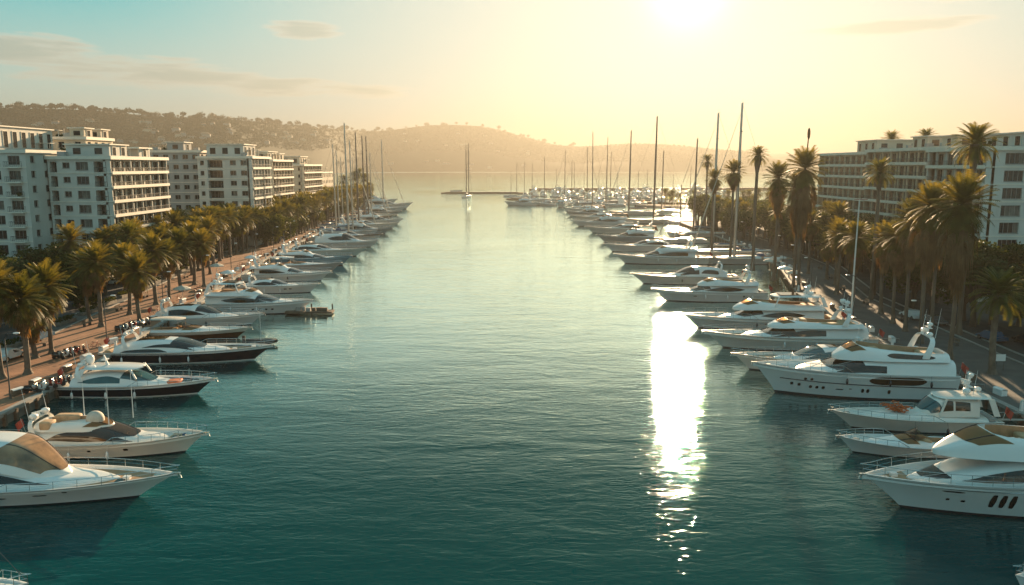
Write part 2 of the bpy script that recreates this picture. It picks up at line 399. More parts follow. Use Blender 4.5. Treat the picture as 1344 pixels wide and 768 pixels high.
def pave_mat():
    m = bpy.data.materials.new('brick_paving'); m.use_nodes = True; nt = m.node_tree; bs = nt.nodes['Principled BSDF']; bs.inputs['Roughness'].default_value = .75
    t = nt.nodes.new('ShaderNodeTexCoord')
    br = nt.nodes.new('ShaderNodeTexBrick'); br.inputs['Scale'].default_value = 1.0; br.inputs['Brick Width'].default_value = .6; br.inputs['Row Height'].default_value = .3
    br.inputs['Color1'].default_value = (.40, .19, .10, 1); br.inputs['Color2'].default_value = (.32, .15, .08, 1); br.inputs['Mortar'].default_value = (.16, .11, .08, 1); br.inputs['Mortar Size'].default_value = .015
    nt.links.new(t.outputs['Object'], br.inputs[0])
    nz = nt.nodes.new('ShaderNodeTexNoise'); nz.inputs['Scale'].default_value = .35; nz.inputs['Detail'].default_value = 8; nt.links.new(t.outputs['Object'], nz.inputs[0])
    mr = nt.nodes.new('ShaderNodeMapRange'); mr.inputs[1].default_value = .35; mr.inputs[2].default_value = .65; mr.inputs[3].default_value = .7; mr.inputs[4].default_value = 1.15; nt.links.new(nz.outputs[0], mr.inputs[0])
    mx = nt.nodes.new('ShaderNodeMix'); mx.data_type = 'RGBA'; mx.blend_type = 'MULTIPLY'; mx.inputs[0].default_value = 1
    nt.links.new(br.outputs[0], mx.inputs[6]); nt.links.new(mr.outputs[0], mx.inputs[7]); nt.links.new(mx.outputs[2], bs.inputs['Base Color'])
    bp = nt.nodes.new('ShaderNodeBump'); bp.inputs['Strength'].default_value = .4; bp.inputs['Distance'].default_value = .02; nt.links.new(nz.outputs[0], bp.inputs['Height']); nt.links.new(bp.outputs[0], bs.inputs['Normal'])
    return m
PV = pave_mat()
PVG = mat('grey_paving', (.10, .092, .082), .85, var=.2, scale=.5, bump=.3, bscale=4, detail=8)
ASPH = mat('asphalt', (.052, .051, .05), .9, var=.25, scale=.4, bump=.3, bscale=25, detail=8)
KERB = mat('kerb_stone', (.30, .28, .25), .85, var=.15, scale=2)
ys = [-60, 0, 40, 70, 90, 120, 159, 205, 235, 270, 285, 347, 420, 500]
strip('promenade', [(ql(y)-.55, y) for y in ys], [(ql(y)-13*kl(y), y) for y in ys], GZ+.03, PV)
strip('road', [(ql(y)-16.5*kl(y), y) for y in ys], [(ql(y)-24*kl(y), y) for y in ys], GZ+.006, ASPH)
strip('pavement', [(ql(y)-13.3*kl(y), y) for y in ys], [(ql(y)-16.2*kl(y), y) for y in ys], GZ+.02, PVG)
ys2 = [-60, 0, 40, 80, 100, 145, 190, 240, 300, 345]
strip('promenade', [(qr(y)+.55, y) for y in ys2], [(qr(y)+12, y) for y in ys2], GZ+.03, PVG)
strip('road', [(qr(y)+15, y) for y in ys2], [(qr(y)+22, y) for y in ys2], GZ+.006, ASPH)
def kerb(fn, off, yy, name='kerb'):
    b = MB()
    P = []
    for y in yy:
        x = fn(y)+(off*kl(y) if off < 0 else off); P.append([(x-.15, y, GZ), (x-.15, y, GZ+.14), (x+.15, y, GZ+.14), (x+.15, y, GZ)])
    b.grid(P); tag(b.build(name, KERB), kind='structure')
kerb(ql, -13.15, ys); kerb(ql, -16.35, ys); kerb(ql, -24.2, ys); kerb(qr, 12.2, ys2); kerb(qr, 14.8, ys2)
b = MB()   # dashed centre line
for k in range(60):
    y = 60 + k*7.5; x = ql(y)-20.2*kl(y); b.box((x, y, GZ+.012), (.14, 3, .004))


def quay(fn, yy, sgn, label):
    root = empty('quay_wall', (fn(yy[0]), yy[0], 0)); tag(root, label, 'quay wall')
    ox, oy = fn(yy[0]), yy[0]
    yd = []
    for a, c in zip(yy, yy[1:]):
        n = max(1, int((c-a)/6)); yd += [a+(c-a)*i/n for i in range(n)]
    yd.append(yy[-1])
    b = MB(); P = []
    for y in yd:
        x = fn(y); P.append([(x-ox, y-oy, -3), (x-ox, y-oy, GZ-.25), (x-ox-sgn*1.4, y-oy, GZ-.25)])
    b.grid(P); b.build('wall', M['stone'], root)
    b = MB(); P = []
    for y in yd:
        x = fn(y); P.append([(x-ox+sgn*.18, y-oy, GZ-.26), (x-ox+sgn*.18, y-oy, GZ+.10), (x-ox-sgn*.55, y-oy, GZ+.10), (x-ox-sgn*.55, y-oy, GZ-.02)])
    b.grid(P); b.build('coping', KERB, root)
    b = MB()
    y = yy[0]
    while y < yy[-1]:
        x = fn(y); b.box((x-ox+sgn*.16, y-oy, -.3), (.32, .34, 2.9)); y += 1.9 if y < 130 else 3.5
    o = b.build('timber_piles', M['wood'], root)
    return root
quay(ql, ys, 1, 'low quay wall with timber piles edging the red brick promenade')
quay(qr, ys2, -1, 'shaded stone quay wall behind the sterns on the tall palm side')

# ------------------------------------------------------------------ hills
RIDGE = [(-900, 150), (-400, 142), (0, 141), (60, 143), (130, 145), (200, 152), (260, 155), (320, 158), (380, 164), (430, 168), (480, 172), (520, 170), (560, 165), (600, 164), (640, 167), (690, 180), (730, 190), (770, 192), (820, 189), (880, 190), (950, 197), (1050, 203), (1200, 205), (1500, 200), (2200, 195)]
SHORE = [(-900, 1500), (0, 1500), (300, 1650), (420, 2300), (470, 2900), (560, 3150), (2200, 3150)]
RD = [(-900, 2000), (0, 2000), (300, 2200), (420, 2800), (480, 3500), (560, 3800), (2200, 3900)]
from mathutils import noise as mnoise
def ridge_z(px):
    Y = interp(RD, px); return hz(sinterp(RIDGE, px), Y)
def hill_pt(px, t):
    ys_, yr = interp(SHORE, px), interp(RD, px)
    Y = ys_ + (yr-ys_)*t if t <= 1 else yr + (t-1)*900
    X = (px-672)/FPX*(Y*cos(PITCH)+CAM_H*sin(PITCH))
    zr = ridge_z(px)
    n = mnoise.fractal(Vector((X/420, Y/420, 0)), 1.0, 2.0, 5)
    n2 = mnoise.noise(Vector((X/900+7, Y/700, 3)))
    if t <= 1:
        e = t**(0.85+.35*n2); z = 1.5 + (zr-1.5)*e + n*26*sin(pi*min(1, t))
    else: z = zr*(1-(t-1)**1.3*.9) + n*14*sin(pi*min(1, t-1))
    return Vector((X, Y, max(z, .8 if t > .02 else -2)))
b = MB(); P = []
pxs = [-900+i*15 for i in range(int(3100/15)+1)]
for px in pxs: P.append([hill_pt(px, t) for t in [0, .03, .08, .14, .2, .27, .35, .43, .52, .6, .68, .76, .84, .9, .95, 1, 1.05, 1.15, 1.4, 1.8]])
b.grid(P)
def hill_mat():
    m = mat('hillside', (.022, .036, .018), .95, scale=.012, c2=(.034, .045, .025), detail=12)
    nt = m.node_tree; bs = nt.nodes['Principled BSDF']; t = [n for n in nt.nodes if n.type == 'TEX_COORD'][0]
    v = nt.nodes.new('ShaderNodeTexVoronoi'); v.inputs['Scale'].default_value = .07; nt.links.new(t.outputs['Object'], v.inputs[0])
    mr = nt.nodes.new('ShaderNodeMapRange'); mr.inputs[1].default_value = .0; mr.inputs[2].default_value = .6; mr.inputs[3].default_value = .75; mr.inputs[4].default_value = 1.12; nt.links.new(v.outputs['Distance'], mr.inputs[0])
    old = bs.inputs['Base Color'].links[0].from_socket
    mx = nt.nodes.new('ShaderNodeMix'); mx.data_type = 'RGBA'; mx.blend_type = 'MULTIPLY'; mx.inputs[0].default_value = 1
    nt.links.new(old, mx.inputs[6]); nt.links.new(mr.outputs[0], mx.inputs[7]); nt.links.new(mx.outputs[2], bs.inputs['Base Color'])
    return m
tag(b.build('hills', hill_mat(), smooth=80), kind='structure')

# haze
HB = (-5800, 5800, -480, 5800, -4, 226)
b = MB(); b.box(((HB[0]+HB[1])/2, (HB[2]+HB[3])/2, (HB[4]+HB[5])/2), (HB[1]-HB[0], HB[3]-HB[2], HB[5]-HB[4]))
hm = bpy.data.materials.new('evening_haze'); hm.use_nodes = True; nt = hm.node_tree; nt.nodes.clear()
pv = nt.nodes.new('ShaderNodeVolumePrincipled'); pv.inputs['Density'].default_value = HAZE_DENSITY; pv.inputs['Color'].default_value = (*HAZE_COL, 1); pv.inputs['Anisotropy'].default_value = HAZE_G
om = nt.nodes.new('ShaderNodeOutputMaterial'); nt.links.new(pv.outputs[0], om.inputs['Volume'])
tag(b.build('haze', hm), kind='stuff')
# ------------------------------------------------------------------ buildings
def window_part(root, O, U, N, u0, u1, z0, z1, rec, rng, name='window', wide=False):
    """frame with mullions set in its opening, panes as its sub-part"""
    def P(u, z, d): return (O[0]+U[0]*u+N[0]*d, O[1]+U[1]*u+N[1]*d, z)
    b = MB(); t = .07; d = -rec+.05
    def bar(ua, ub, za, zb):
        b.grid([[P(ua, za, d-.06), P(ub, za, d-.06), P(ub, zb, d-.06), P(ua, zb, d-.06)], [P(ua, za, d), P(ub, za, d), P(ub, zb, d), P(ua, zb, d)]], close_v=True)
        b.face([P(ua, za, d), P(ub, za, d), P(ub, zb, d), P(ua, zb, d)])
    bar(u0, u1, z0, z0+t); bar(u0, u1, z1-t, z1); bar(u0, u0+t, z0+t, z1-t); bar(u1-t, u1, z0+t, z1-t)
    n = max(1, int(round((u1-u0)/.95)))
    for k in range(1, n):
        u = u0+(u1-u0)*k/n; bar(u-t/2, u+t/2, z0+t, z1-t)
    if not wide: b.grid([[P(u0-.08, z0-.07, .10), P(u1+.08, z0-.07, .10)], [P(u0-.08, z0, .10), P(u1+.08, z0, .10)], [P(u0-.08, z0, -rec), P(u1+.08, z0, -rec)]])
    w = b.build(name, M['winframe'], root)
    b = MB(); dd = d-.04
    k0 = rng.random()
    if k0 < .35:
        k = rng.uniform(.25, .8); uc = u0+(u1-u0)*k
        b.face([P(u0+t, z0+t, dd), P(uc, z0+t, dd), P(uc, z1-t, dd), P(u0+t, z1-t, dd)], 0)
        b.face([P(uc, z0+t, dd), P(u1-t, z0+t, dd), P(u1-t, z1-t, dd), P(uc, z1-t, dd)], 1)
    else:
        b.face([P(u0+t, z0+t, dd), P(u1-t, z0+t, dd), P(u1-t, z1-t, dd), P(u0+t, z1-t, dd)], 0)
    b.build('pane', [M['wglass'], M['curtain']], w)

def facade(root, wall, O, U, N, width, z0, floors, fh, cols, rng, rec=.28, skip=None, base=None):
    """cols: (u0, u1, sill, head, kind); openings repeat on each floor. wall: MB that gets the wall faces"""
    def P(u, z, d=0): return (O[0]+U[0]*u+N[0]*d, O[1]+U[1]*u+N[1]*d, z)
    cols = sorted(cols)
    for fl in range(floors):
        zb = z0+fl*fh; zt = zb+fh; u = 0
        for (a, c, s, h, kind) in cols:
            if skip and skip(fl, a): continue
            wall.face([P(u, zb), P(a, zb), P(a, zt), P(u, zt)])
            sl, hd = zb+s, zb+h
            if kind == 'big' and base: pass
            wall.face([P(a, zb), P(c, zb), P(c, sl), P(a, sl)]); wall.face([P(a, hd), P(c, hd), P(c, zt), P(a, zt)])
            r = rec if kind != 'loggia' else 1.5
            wall.face([P(a, sl), P(c, sl), P(c, sl, -r), P(a, sl, -r)]); wall.face([P(a, hd), P(c, hd), P(c, hd, -r), P(a, hd, -r)])
            wall.face([P(a, sl), P(a, hd), P(a, hd, -r), P(a, sl, -r)]); wall.face([P(c, sl), P(c, hd), P(c, hd, -r), P(c, sl, -r)])
            if kind == 'loggia':
                wall.face([P(a, sl, -r-.1), P(c, sl, -r-.1), P(c, hd, -r-.1), P(a, hd, -r-.1)])
                window_part(root, O, U, N, a+.15, c-.15, sl+.05, hd-.2, r, rng, 'window', True)
                balcony(root, O, U, N, a, c, zb+.05, .12, rng, rail_only=True)
            else:
                window_part(root, O, U, N, a+.002, c-.002, sl+.002, hd-.002, r, rng)
                if kind == 'bal': balcony(root, O, U, N, a-.35, c+.35, zb, 1.1, rng)
            u = c
        wall.face([P(u, zb), P(width, zb), P(width, zt), P(u, zt)])

def balcony(root, O, U, N, a, c, z, dep, rng, rail_only=False, sides=True, slabm='trim', solid=0.0, fascia=0.0):
    def P(u, zz, d): return (O[0]+U[0]*u+N[0]*d, O[1]+U[1]*u+N[1]*d, zz)
    b = MB()
    if not rail_only:
        d0 = -.05
        q = [P(a, z-.16, d0), P(c, z-.16, d0), P(c, z-.16, dep), P(a, z-.16, dep)]; r = [(x, y, z+.10) for x, y, _ in q]
        b.face(q); b.face(r)
        for i in range(4): j = (i+1) % 4; b.face([q[i], q[j], r[j], r[i]])
        if fascia:
            k = [P(a, z-.30, dep-.02), P(c, z-.30, dep-.02), P(c, z+.10+fascia, dep-.02), P(a, z+.10+fascia, dep-.02)]; k2 = [(x+N[0]*.14, y+N[1]*.14, zz) for x, y, zz in k]
            b.face(k); b.face(k2)
            for i in range(4): j = (i+1) % 4; b.face([k[i], k[j], k2[j], k2[i]])
        s = b.build('balcony', M[slabm], root)
    else: s = root
    b = MB(); zz = z+.10; hh = 1.0
    def run(p, q):
        p, q = Vector(p), Vector(q); L = (q-p).length; n = max(1, int(L/.35))
        b.tube([p+Vector((0, 0, hh)), q+Vector((0, 0, hh))], .04, 4, 0); b.tube([p+Vector((0, 0, .1)), q+Vector((0, 0, .1))], .02, 4, 0)
        for k in range(n+1):
            x = p.lerp(q, k/n); d = .03
            b.box((x.x, x.y, x.z+hh/2), (d, d, hh))
    e = dep-.06
    run(P(a+.04, zz, e), P(c-.04, zz, e))
    if sides and not rail_only:
        run(P(a+.04, zz, 0.02), P(a+.04, zz, e)); run(P(c-.04, zz, 0.02), P(c-.04, zz, e))
    b.build('railing', M['rail'], s)
    if not rail_only and rng.random() < .45:
        b = MB(); u = rng.uniform(a+.5, c-.5)
        for k in range(14):
            p = P(u+rng.uniform(-.4, .4), zz+.2+rng.random()*.8, dep*.5); b.ell(p, (.18, .18, .2), 5, 3)
        b.build('potted_plant', M['bleaf'], s)

def gallery(root, wall, O, U, N, width, z0, floors, fh, bays, rng, dep=1.5, endpiers=True):
    """open balconies the full length: recessed wall with glass, white slab edges, thin piers, rails"""
    def P(u, z, d=0): return (O[0]+U[0]*u+N[0]*d, O[1]+U[1]*u+N[1]*d, z)
    bw = width/bays
    cols = []
    for k in range(bays): cols.append((k*bw+.35, (k+1)*bw-.35, .12, fh-.55, 'win'))
    O2 = (O[0]-N[0]*dep, O[1]-N[1]*dep)
    facade(root, wall, O2, U, N, width, z0, floors, fh, cols, rng, rec=.15)
    for fl in range(floors):
        balcony(root, O2, U, N, 0, width, z0+fl*fh, dep+.25, rng, sides=False, fascia=.22)
    for k in range(bays+1):
        u = min(max(k*bw, .2), width-.2); w = .22 if k % 2 else .34
        q = [P(u-w/2, 0, -.35), P(u+w/2, 0, -.35), P(u+w/2, 0, -.02), P(u-w/2, 0, -.02)]
        for i in range(4):
            j = (i+1) % 4; wall.face([(q[i][0], q[i][1], z0), (q[j][0], q[j][1], z0), (q[j][0], q[j][1], z0+floors*fh), (q[i][0], q[i][1], z0+floors*fh)])
    # side cheeks
    for u in (0, width):
        wall.face([P(u, z0, -dep), P(u, z0, -dep+.5), P(u, z0+floors*fh, -dep+.5), P(u, z0+floors*fh, -dep)])

def block(name, label, x0, x1, y0, y1, zroof, facecols, sidecols, vis='E', fh=3.0, pm='plaster', gal=None, seed=0, roofbits=True, pent=None, parapet=.5, over=.35, fskip=None, base0=GZ, cat='apartment building'):
    """x0..x1, y0..y1 footprint. vis E: its side towards +x faces the harbour; W: its side towards -x"""
    rng = random.Random(seed)
    cx, cy = (x0+x1)/2, (y0+y1)/2
    root = empty(name, (cx, cy, base0)); tag(root, label, cat)
    H = zroof-base0-parapet; floors = int(H/fh); zb = H-floors*fh
    hx, hy = (x1-x0)/2, (y1-y0)/2
    wall = MB()
    F = [((-hx, -hy), (1, 0), (0, -1), 2*hx)]
    facade(root, wall, F[0][0], F[0][1], F[0][2], F[0][3], zb, floors, fh, facecols, rng, skip=fskip)
    if vis == 'E': So, Su, Sn = (hx, -hy), (0, 1), (1, 0)
    else: So, Su, Sn = (-hx, -hy), (0, 1), (-1, 0)
    if gal: gallery(root, wall, So, Su, Sn, 2*hy, zb, floors, fh, gal, rng)
    else: facade(root, wall, So, Su, Sn, 2*hy, zb, floors, fh, sidecols, rng)
    # plinth, back and far side
    for (a, c) in (((-hx, -hy), (hx, -hy)), ((hx, -hy), (hx, hy)), ((-hx, -hy), (-hx, hy))):
        wall.face([(a[0], a[1], 0), (c[0], c[1], 0), (c[0], c[1], zb), (a[0], a[1], zb)])
    o = -hx if vis == 'E' else hx
    wall.face([(o, -hy, zb), (o, hy, zb), (o, hy, H), (o, -hy, H)]); wall.face([(-hx, hy, 0), (hx, hy, 0), (hx, hy, H), (-hx, hy, H)])
    wall.build('wall', M[pm], root)
    # string courses
    b = MB()
    for fl in range(1, floors):
        z = zb+fl*fh
        b.box((0, -hy-.03, z), (2*hx+.1, .10, .18))
    b.build('string_course', M['trim'], root)
    # cornice, roof, parapet
    b = MB(); s = over
    b.box((0, 0, H+.14), (2*hx+2*s, 2*hy+2*s, .30), 0)
    r = b.build('roof', M['roofm'], root)
    b = MB()
    for (c, d) in (((0, -hy-s+.1, H+.18), (2*hx+2*s+.03, .25, .46+.25)), ((0, hy+s-.1, H+.18), (2*hx+2*s+.03, .25, .71)), ((hx+s-.1, 0, H+.181), (.25, 2*hy+2*s-.3, .71)), ((-hx-s+.1, 0, H+.181), (.25, 2*hy+2*s-.3, .71))): b.box(c, d)
    b.build('parapet', M['trim'], r)
    for (px0, px1, py0, py1, ph) in (pent or []):
        b = MB(); cxx, cyy = (px0+px1)/2-cx, (py0+py1)/2-cy
        a, c = (px1-px0)/2, (py1-py0)/2
        pr = empty('x')
        bpy.data.objects.remove(pr)
        zq = H+.30
        b.box((cxx, cyy, zq+ph/2), (2*a, 2*c, ph)); pw = b.build('penthouse', M[pm], root)
        b = MB(); b.box((cxx, cyy, zq+ph+.12), (2*a+.8, 2*c+.8, .24)); b.build('penthouse_roof', M['trim'], pw)
        sx = cxx+a if vis == 'E' else cxx-a; sn = 1 if vis == 'E' else -1
        n = max(1, int(2*c/3.2))
        for k in range(n):
            yy = cyy-c+2*c*(k+.5)/n; b = MB()
            b.box((sx+sn*.03, yy, zq+ph*.5), (.06, 1.5, ph*.62)); w = b.build('window', M['wglass'], pw)
            b = MB()
            for q in (-.8, .8): b.box((sx+sn*.05, yy+q, zq+ph*.5), (.12, .1, ph*.66))
            b.box((sx+sn*.05, yy, zq+ph*.83+.03), (.12, 1.7, .1)); b.build('frame', M['trim'], w)
        n = max(1, int(2*a/3.4))
        for k in range(n):
            xx = cxx-a+2*a*(k+.5)/n; b = MB()
            b.box((xx, cyy-c-.03, zq+ph*.5), (1.6, .06, ph*.5)); w = b.build('window', M['wglass'], pw)
    if roofbits:
        for k in range(rng.randint(5, 9)):
            x, y = rng.uniform(-hx+1, hx-1), rng.uniform(-hy+1, hy-1); t = rng.random(); b = MB()
            if t < .35: b.box((x, y, H+.3+.6), (1.6, 1.1, 1.2)); b.build('air_conditioner', M['plaster3'], r)
            elif t < .6: b.tube([(x, y, H+.2), (x, y, H+2.4)], .12, 6); b.tube([(x, y, H+2.4), (x, y, H+2.6)], .2, 6); b.build('vent_pipe', M['rail'], r)
            elif t < .8:
                for q in range(18): b.ell((x+rng.uniform(-.9, .9), y+rng.uniform(-.5, .5), H+.5+rng.random()*.9), (.3, .3, .3), 5, 3)
                b.build('roof_shrub', M['bleaf'], r)
            else:
                for dx in (-1.4, 1.4):
                    for dy in (-1, 1): b.tube([(x+dx, y+dy, H+.2), (x+dx, y+dy, H+2.4)], .06, 4)
                b.box((x, y, H+2.45), (3.3, 2.5, .1)); b.build('pergola', M['trim'], r)
    return root

def W5(width, n, w=1.5, sill=.9, head=2.3, kinds=None, start=0):
    return [(width*(k+.5)/n-w/2, width*(k+.5)/n+w/2, sill, head, (kinds[k] if kinds else 'win')) for k in range(start, n)]

# left row. A: the lit gallery block
XA = -84.3
block('apartment_building', 'white corner block whose sunlit galleries face the harbour, nearest in the row', -97.5, XA, 170, 198, 27.0,
      [(.5, 1.9, .1, 2.35, 'loggia'), (3.1, 4.6, 1.0, 2.2, 'win'), (5.9, 8.5, .6, 2.3, 'win'), (9.7, 12.3, .12, 2.4, 'loggia')], None, gal=6, seed=1,
      pent=[(-95, -85.8, 173, 181, 2.6), (-93, -86.5, 188, 194, 2.2)])
block('apartment_building', 'tall blue shaded block at the end of the row with dark loggia column', -128, -97.8, 163, 196, 28.2,
      [(1, 3.2, .1, 2.3, 'loggia'), (6, 8.5, .8, 2.2, 'win'), (11, 13, .1, 2.3, 'loggia'), (15, 17.5, .1, 2.4, 'bal'), (19.5, 21, .9, 2.2, 'win'), (23, 25, .5, 2.3, 'win'), (26.6, 29, .5, 2.3, 'bal')],
      W5(33, 7), seed=2, pent=[(-128, -109.5, 171, 194, 5.3)], roofbits=True)
block('apartment_building', 'cream penthouse storey block with two roof pavilions behind the shaded block', -124, -104.0, 198.5, 212, 32.0, W5(20, 5), W5(13.5, 4), seed=3, pm='plaster2', pent=[(-108, -104.5, 199, 203, 2.2), (-108, -104.5, 207, 211, 2.2)])
block('apartment_building', 'grey recessed wing between the lit corner block and the next corner block', -117, -93.5, 243, 258, 29.6, W5(23.5, 8, 1.6, .9, 2.2), W5(15, 4), seed=4, pm='plaster3', pent=[(-104, -99, 245, 251, 2.5)])
block('apartment_building', 'pale corner block with twin window columns and a wide roof pavilion', -93.2, -77, 240, 258, 27.8,
      [(.8, 1.9, .9, 2.2, 'win'), (3.0, 7.4, .12, 2.4, 'loggia'), (9.6, 11.4, .9, 2.3, 'win'), (12.8, 14.6, .9, 2.3, 'win')], None, gal=6, seed=5, pent=[(-91, -80, 242, 253, 3.6)])
block('apartment_building', 'cream block with planted roof terraces, third of the harbour galleries', -104, -84.5, 286, 312, 27.2, W5(18.5, 5, 1.8), None, gal=7, seed=6, pm='plaster2', pent=[(-100, -87, 289, 300, 2.9), (-95, -87, 303, 309, 2.4)])
block('apartment_building', 'distant cream block closing the row near the harbour mouth', -108, -87.5, 340, 372, 25.6, W5(20.5, 6, 1.6), None, gal=8, seed=7, pm='plaster2', pent=[(-102, -90, 344, 356, 3.4)])
block('apartment_building', 'small last cream block half hidden by masts beyond the row', -116, -94, 400, 425, 22.0, W5(22, 6, 1.6), W5(25, 7), seed=8, pm='plaster2', pent=[(-108, -98, 404, 412, 2.6)])
block('apartment_building', 'low white house behind the far treetops at the row end', -150, -118, 300, 330, 24.0, W5(32, 8, 1.6), W5(30, 7), seed=9, pm='plaster', pent=[(-140, -128, 304, 314, 2.6)])
# right row
block('apartment_building', 'big white corner block beside the squat date palm, its roof curved', 82, 122, 140, 160, 28.3,
      [(3.2, 6.6, .5, 2.4, 'win'), (8.4, 12.2, .5, 2.4, 'win'), (15, 19, .4, 2.4, 'win'), (22, 26, .4, 2.4, 'win')],
      None, vis='W', gal=6, seed=11, pm='plaster', pent=[(90, 112, 143, 157, 2.6)])
block('apartment_building', 'long pale block with stepped balconies behind the tall palms', 90, 120, 167, 206, 29.0, W5(30, 8), None, vis='W', gal=9, seed=12, pm='plaster2', pent=[(93, 104, 170, 176, 2.4), (95, 106, 186, 193, 2.8)])
block('apartment_building', 'far end block of the palm side with rows of hazy balconies', 92.5, 122, 207, 244, 28.6, W5(29, 8), None, vis='W', gal=10, seed=13, pm='plaster2', pent=[(96, 108, 214, 226, 3.2)])
# ------------------------------------------------------------------ palms and trees
def fan_frond(b, base, az, el, pet, R, rng, nseg=12, m=0, droop=.45, spread=2.5):
    """palmate frond: stalk, then a pleated fan of pointed segments whose tips hang"""
    d = Vector((cos(az)*cos(el), sin(az)*cos(el), sin(el))); side = Vector((-sin(az), cos(az), 0)); up = side.cross(d)*-1
    up = d.cross(side)
    if up.z < 0: up = -up
    c = base + d*pet + Vector((0, 0, -.06*pet*pet))
    w = .03; b.face([base-side*w, base+side*w, c+side*w*.7, c-side*w*.7], m)
    d2 = (d+Vector((0, 0, -.25))).normalized()
    for k in range(nseg):
        a = (k/(nseg-1)-.5)*spread*rng.uniform(.95, 1.05); r = R*(1-.25*abs(a/spread*2)**2)*rng.uniform(.85, 1.08)
        dd = (d2*cos(a)+side*sin(a))
        mid = c+dd*r*.62+up*(.10*R*(1 if k % 2 else -.2)) ; tip = c+dd*r+Vector((0, 0, -droop*r*rng.uniform(.5, 1.2)))
        t = side*cos(a)-d2*sin(a); hw = r*.075
        b.face([c, mid-t*hw, tip, mid+t*hw], m)
def feather_frond(b, base, az, el, L, rng, n=20, m=0, droop=.9, wl=.5):
    d0 = Vector((cos(az), sin(az), 0)); side = Vector((-sin(az), cos(az), 0)); pts = []
    for i in range(9):
        u = i/8; a = el-droop*u**1.3*1.35
        if i == 0: p = Vector(base)
        else: p = pts[-1]+(d0*cos(a)+Vector((0, 0, sin(a))))*L/8
        pts.append(p)
    for i in range(8):
        w = .045*(1-i/8)+.01; b.face([pts[i]-side*w, pts[i]+side*w, pts[i+1]+side*w*.8, pts[i+1]-side*w*.8], m)
    for k in range(n):
        u = (k+1.2)/(n+1.2); f = u*8; i = min(7, int(f)); p = pts[i].lerp(pts[i+1], f-i); tdir = (pts[min(8, i+1)]-pts[i]).normalized()
        l = wl*(.55+.9*sin(pi*min(1, u*.9+.12)))*rng.uniform(.85, 1.1)
        for s in (-1, 1):
            dd = (side*s*.8+tdir*.55+Vector((0, 0, -.15+.25*(1-u)))).normalized(); hw = tdir*.055*(1.3 if wl > .4 else 1)
            q = p+dd*l+Vector((0, 0, -.18*l)); b.face([p-hw, p+hw, q], m)
def fan_crown(seed, R=1.35, pet=1.6, n=96):
    rng = random.Random(seed); b = MB()
    for k in range(n):
        u = (k+.5)/n; el = radians(84-142*u**.92)+rng.uniform(-.14, .14); az = k*2.39996+rng.uniform(-.2, .2)
        feather_frond(b, (0, 0, .25-.7*u), az, el, 3.15*rng.uniform(.86, 1.1)*(.9+.1*min(1, u*2)), rng, 17, droop=.30+.38*u, wl=.62)
    return b.build('crown', M['leaf'])
def fan_skirt(seed, Ln=3.4, n=78, r0=1.5):
    rng = random.Random(seed+50); b = MB()
    for k in range(n):
        u = (k+.5)/n; az = k*2.39996+rng.uniform(-.25, .25); el = radians(-38-46*min(1, u*1.6)); z = -.45-Ln*u
        fan_frond(b, Vector((cos(az)*.2, sin(az)*.2, z)), az, el, r0*(1-.62*u)*rng.uniform(.7, 1.1), 1.05*rng.uniform(.75, 1.1), rng, nseg=8, droop=.85, spread=1.5)
    return b.build('dead_fronds', M['dead'])
def feather_crown(seed, L=3.9, n=74, n2=20, wl=.5):
    rng = random.Random(seed); b = MB()
    for k in range(n):
        u = (k+.5)/n; el = radians(86-105*u**1.1)+rng.uniform(-.1, .1); az = k*2.39996+rng.uniform(-.2, .2)
        feather_frond(b, (0, 0, .2-.5*u), az, el, L*rng.uniform(.82, 1.08)*(.8+.2*min(1, u*2)), rng, n2, droop=.55+.45*u, wl=wl)
    return b.build('crown', M['fleaf'])
def feather_skirt(seed, L=2.2, n=30):
    rng = random.Random(seed+9); b = MB()
    for k in range(n):
        az = k*2.39996; feather_frond(b, (0, 0, -.35-.3*rng.random()), az, radians(-22-35*rng.random()), L*rng.uniform(.7, 1.1), rng, 12, droop=.6, wl=.32)
    return b.build('dead_fronds', M['dead'])
def palm_trunk(seed, r0=.32, r1=.22, boss=0.0):
    """unit height trunk, scaled along z when placed"""
    rng = random.Random(seed); b = MB(); P = []; n = 26
    bx, by = rng.uniform(-.5, .5), rng.uniform(-.4, .4)
    for i in range(n+1):
        u = i/n; r = r0+(r1-r0)*u**.6+(.22*max(0, 1-u*14)**1.5)+.018*(i % 2)
        if boss and u > .86: r = r1+boss*sin(pi*min(1, (u-.86)/.14)*.62)**.8
        cx, cy = bx*sin(pi*u)*.5, by*sin(pi*u)*.5
        P.append([(cx+r*cos(2*pi*k/9+.1*i), cy+r*sin(2*pi*k/9+.1*i), u) for k in range(9)])
    b.grid(P, close_v=True); return b.build('trunk', M['trunk'], smooth=60)
VEGP = {}
def proto(key, fn):
    if key not in VEGP:
        o = fn(); VEGP[key] = o.data; bpy.data.objects.remove(o)
    return VEGP[key]
def vpart(name, me, root, loc=(0, 0, 0), sc=(1, 1, 1), rz=0.0):
    o = bpy.data.objects.new(name, me); COL.objects.link(o); setparent(o, root); o.location = loc; o.scale = sc; o.rotation_euler = (0, 0, rz); return o
PALMS = []
